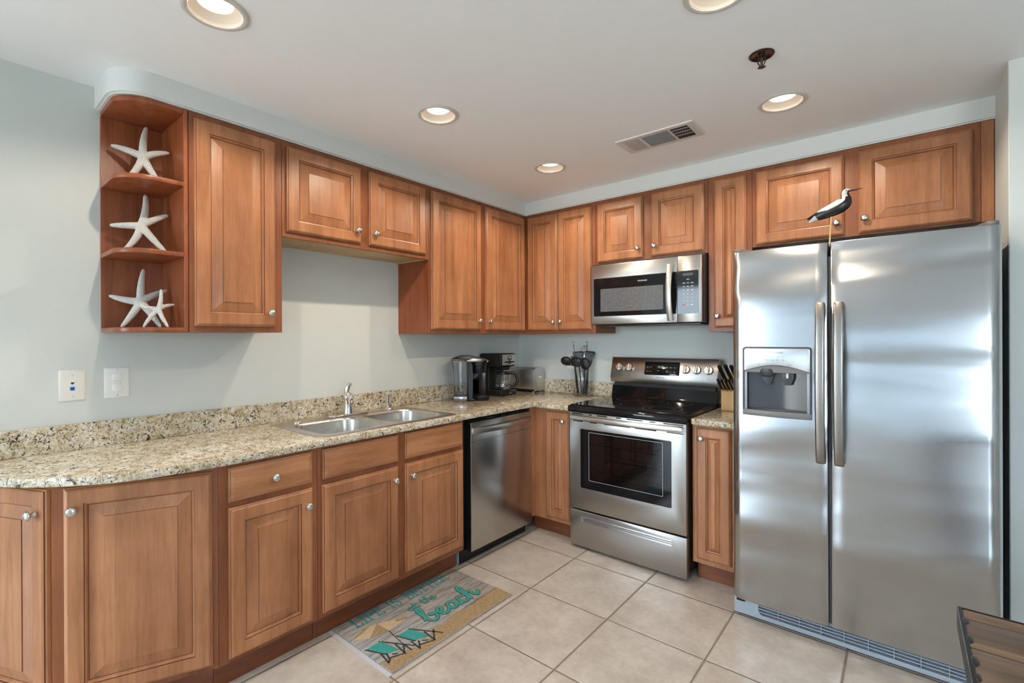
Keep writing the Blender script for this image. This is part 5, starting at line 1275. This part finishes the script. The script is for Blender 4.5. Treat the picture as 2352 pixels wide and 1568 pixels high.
ys = [TY1 - .004, -1.934, -2.058, -2.186, -2.31, -2.44, -2.56, -2.69, -2.81, -2.93, TY0 + .004]
for ya, yb in zip(ys, ys[1:]):
    bm = NB(); box(bm, TX0 + .008, TX1 - .008, yb + .0012, ya - .0012, TZ - .035, TZ, 0.003, 2); obj('plank', bm, WT, t)
bm = NB()
IRON = flat('hammered_iron', (0.022, 0.021, 0.022), 0.32, 0.6, noise=0.4)
random.seed(3)
for x0, x1 in ((TX0, TX0 + .0085), (TX1 - .0085, TX1)): box(bm, x0, x1, TY0, TY1, TZ - .045, TZ + .0012, 0.0015, 1)
for y0, y1 in ((TY0, TY0 + .0045), (TY1 - .0045, TY1)): box(bm, TX0, TX1, y0, y1, TZ - .045, TZ + .0008, 0.0015, 1)
y = TY1 - 0.062
while y > TY0 + .04:   # raised hammered lumps lapping onto the planks
    r = 0.010 + random.random() * 0.006
    tq = NB(); bmesh.ops.create_icosphere(tq, subdivisions=3, radius=1.0)
    for v in tq.verts: v.co = Vector((TX0 + .0095 + v.co.x * r * .55, y + v.co.y * r * 1.5, TZ - .0008 + v.co.z * 0.0030))
    merge(bm, tq); y -= 0.052 + random.random() * 0.05
obj('edge_band', bm, IRON, t)
for x in (TX0 + .14, TX1 - .14):
    for y in (TY0 + .12, TY1 - .12):
        bm = NB(); box(bm, x - .04, x + .04, y - .04, y + .04, 0.0, TZ - .0455, 0.004, 2); obj('leg', bm, WT, t)
bm = NB()
for q in ((TX0 + .14, TX1 - .14, TY0 + .115, TY0 + .135), (TX0 + .14, TX1 - .14, TY1 - .135, TY1 - .115), (TX0 + .13, TX0 + .15, TY0 + .12, TY1 - .12), (TX1 - .15, TX1 - .13, TY0 + .12, TY1 - .12)): box(bm, q[0], q[1], q[2], q[3], TZ - .13, TZ - .0455)
obj('apron', bm, WT, t)

# ------------------------------------------------------------------ sprinkler and air register
t = thing('fire_sprinkler', 'small dark bronze pendant sprinkler head in the ceiling', 'sprinkler', (2.181, -1.322, CZ))
bm = NB(); lathe(bm, [(0.043, -0.0003), (0.043, -0.003), (0.039, -0.006), (0.030, -0.005), (0.026, -0.0025), (0.0, -0.0022)], (2.181, -1.322, CZ - .0005), (0, 0, 1), 36, 0, False); obj('escutcheon', bm, flat('dark_bronze', (0.06, 0.035, 0.028), 0.25, 0.7), t)
bm = NB(); lathe(bm, [(0.010, 0.0), (0.010, -0.012), (0.006, -0.014), (0.004, -0.034), (0.003, -0.046)], (2.181, -1.322, CZ), (0, 0, 1), 14)
for sgn in (-1, 1): tube(bm, cat([(2.181 + sgn * .009, -1.322, CZ - .010), (2.181 + sgn * .013, -1.322, CZ - .026), (2.181 + sgn * .003, -1.322, CZ - .046)], 5), 0.0022, 8)
obj('frame', bm, flat('bronze_metal', (0.10, 0.07, 0.06), 0.3, 0.8), t)
bm = NB()
g2 = []
for i in range(24):
    r = 0.0150 if i % 2 == 0 else 0.0085
    g2.append((2.181 + r * math.cos(2 * PI * i / 24), -1.322 + r * math.sin(2 * PI * i / 24)))
prism(bm, g2, CZ - .0485, CZ - .0468); obj('deflector', bm, flat('bronze_metal', (0.10, 0.07, 0.06), 0.3, 0.8), t)

VX0, VX1, VY0, VY1 = 1.396, 1.800, -0.944, -0.744
t = thing('air_vent', 'white rectangular three-section air register in the ceiling', 'air vent', ((VX0 + VX1) / 2, (VY0 + VY1) / 2, CZ))
secs = ((1.432, 1.518), (1.530, 1.668), (1.680, 1.768)); ya, yb = -0.918, -0.772
bm = NB()
fill(bm, [[(VX0, VY0), (VX1, VY0), (VX1, VY1), (VX0, VY1)]] + [[(x0, ya), (x1, ya), (x1, yb), (x0, yb)] for x0, x1 in secs], lambda x, y: Vector((x, y, CZ - .007)))
rim = [(VX0, VY0), (VX1, VY0), (VX1, VY1), (VX0, VY1)]
lo = [bm.verts.new((x, y, CZ - .007)) for x, y in rim]
cx_, cy_ = (VX0 + VX1) / 2, (VY0 + VY1) / 2
hi = [bm.verts.new((cx_ + (x - cx_) * 1.012, cy_ + (y - cy_) * 1.024, CZ - .0004)) for x, y in rim]
for i in range(4): bm.faces.new((lo[i], lo[(i + 1) % 4], hi[(i + 1) % 4], hi[i]))
VM = flat('register_white', (0.66, 0.65, 0.64), 0.4)
obj('frame', bm, VM, t)
bm = NB(); box(bm, VX0 + .012, VX1 - .012, VY0 + .012, VY1 - .012, CZ - .0012, CZ - .0004); obj('backing', bm, flat('duct_dark', (0.03, 0.03, 0.03), 0.7), t)
def slat(p, q, tilt, w=0.0085):
    bm = NB(); P, Q = Vector(p), Vector(q); d = (Q - P).normalized(); s = d.cross(Vector((0, 0, 1)))
    nrm = s * math.cos(tilt) + Vector((0, 0, 1)) * math.sin(tilt); th_ = d.cross(nrm) * 0.0004
    vs = [P - nrm * w / 2, Q - nrm * w / 2, Q + nrm * w / 2, P + nrm * w / 2]
    A = [bm.verts.new(v + th_) for v in vs]; Bq = [bm.verts.new(v - th_) for v in vs]
    bm.faces.new(A); bm.faces.new(Bq)
    for i in range(4): bm.faces.new((A[i], A[(i + 1) % 4], Bq[(i + 1) % 4], Bq[i]))
    obj('slat', bm, VM, t)
zs = CZ - .0062
for i in range(7): slat((1.438 + i * .0125, ya, zs), (1.438 + i * .0125, yb, zs), 0.05, 0.0085)
for i in range(12): slat((1.530, ya + .006 + i * .0122, zs), (1.668, ya + .006 + i * .0122, zs), -0.75, 0.0085)
for i in range(8): slat((1.684 + i * .0115, ya, zs), (1.684 + i * .0115, yb, zs), -0.9, 0.0085)
for i in range(3): slat((1.680, ya + .036 + i * .037, zs + .003), (1.768, ya + .036 + i * .037, zs + .003), 1.2, 0.004)
for x, y in ((1.412, -0.845), (1.784, -0.845)):
    bm = NB(); lathe(bm, [(0.0045, 0), (0.004, -.0015), (0, -.002)], (x, y, CZ - .007), (0, 0, 1), 12); obj('screw', bm, NICK, t)
# ------------------------------------------------------------------ ceiling fittings
labs = ['round lit recessed ceiling light, nearest the rounded soffit end, cut by the top edge',
        'round lit recessed ceiling light above the sink unit',
        'round lit recessed ceiling light nearest the room corner',
        'round lit recessed ceiling light between vent and refrigerator, below the sprinkler',
        'round lit recessed ceiling light cut by the top edge, beyond the sprinkler']
LAMPM = flat('lit_lamp', (1, 0.95, 0.88), 0.5, emit=(1.0, 0.84, 0.62), es=4.0)
TRIMM = flat('satin_trim', (0.62, 0.61, 0.58), 0.35)
BAFM = flat('warm_white_baffle', (0.62, 0.56, 0.50), 0.5)
for (x, y), lb in zip(CANS, labs):
    t = thing('recessed_light', lb, 'ceiling light', (x, y, CZ), 'recessed ceiling lights')
    bm = NB()
    lathe(bm, [(0.0975, -0.0005), (0.0975, -0.003), (0.094, -0.0055), (0.084, -0.007), (0.079, -0.005), (0.0765, 0.0)], (x, y, CZ), (0, 0, 1), 48, 0, False)
    obj('trim_ring', bm, TRIMM, t)
    bm = NB()
    lathe(bm, [(0.0768, -0.003), (0.075, 0.006), (0.0745, 0.0065), (0.071, 0.012), (0.062, 0.020), (0.052, 0.026)], (x, y, CZ), (0, 0, 1), 48, 0, False)
    obj('baffle', bm, BAFM, t)
    bm = NB(); lathe(bm, [(0.0, 0.0185), (0.025, 0.0195), (0.042, 0.0225), (0.052, 0.0265), (0.052, 0.06), (0, 0.06)], (x, y, CZ), (0, 0, 1), 40, 0, False)
    obj('lamp', bm, LAMPM, t)
    spot('recessed_lamp_light', (x, y, CZ + 0.014), CAN_POWER, CAN_COLOR, math.radians(155), 0.02)
# unseen spots added out of view to fill the room, without any fittings
for x, y in ((0.9, -3.7), (2.15, -3.9), (3.6, -3.9), (0.9, -5.0), (2.2, -5.0), (3.6, -5.0), (4.8, -4.4), (4.3, -2.6)):
    spot('unseen_fill_spot', (x, y, CZ - 0.004), CAN_POWER * 0.7, CAN_COLOR, math.radians(100), 0.03)
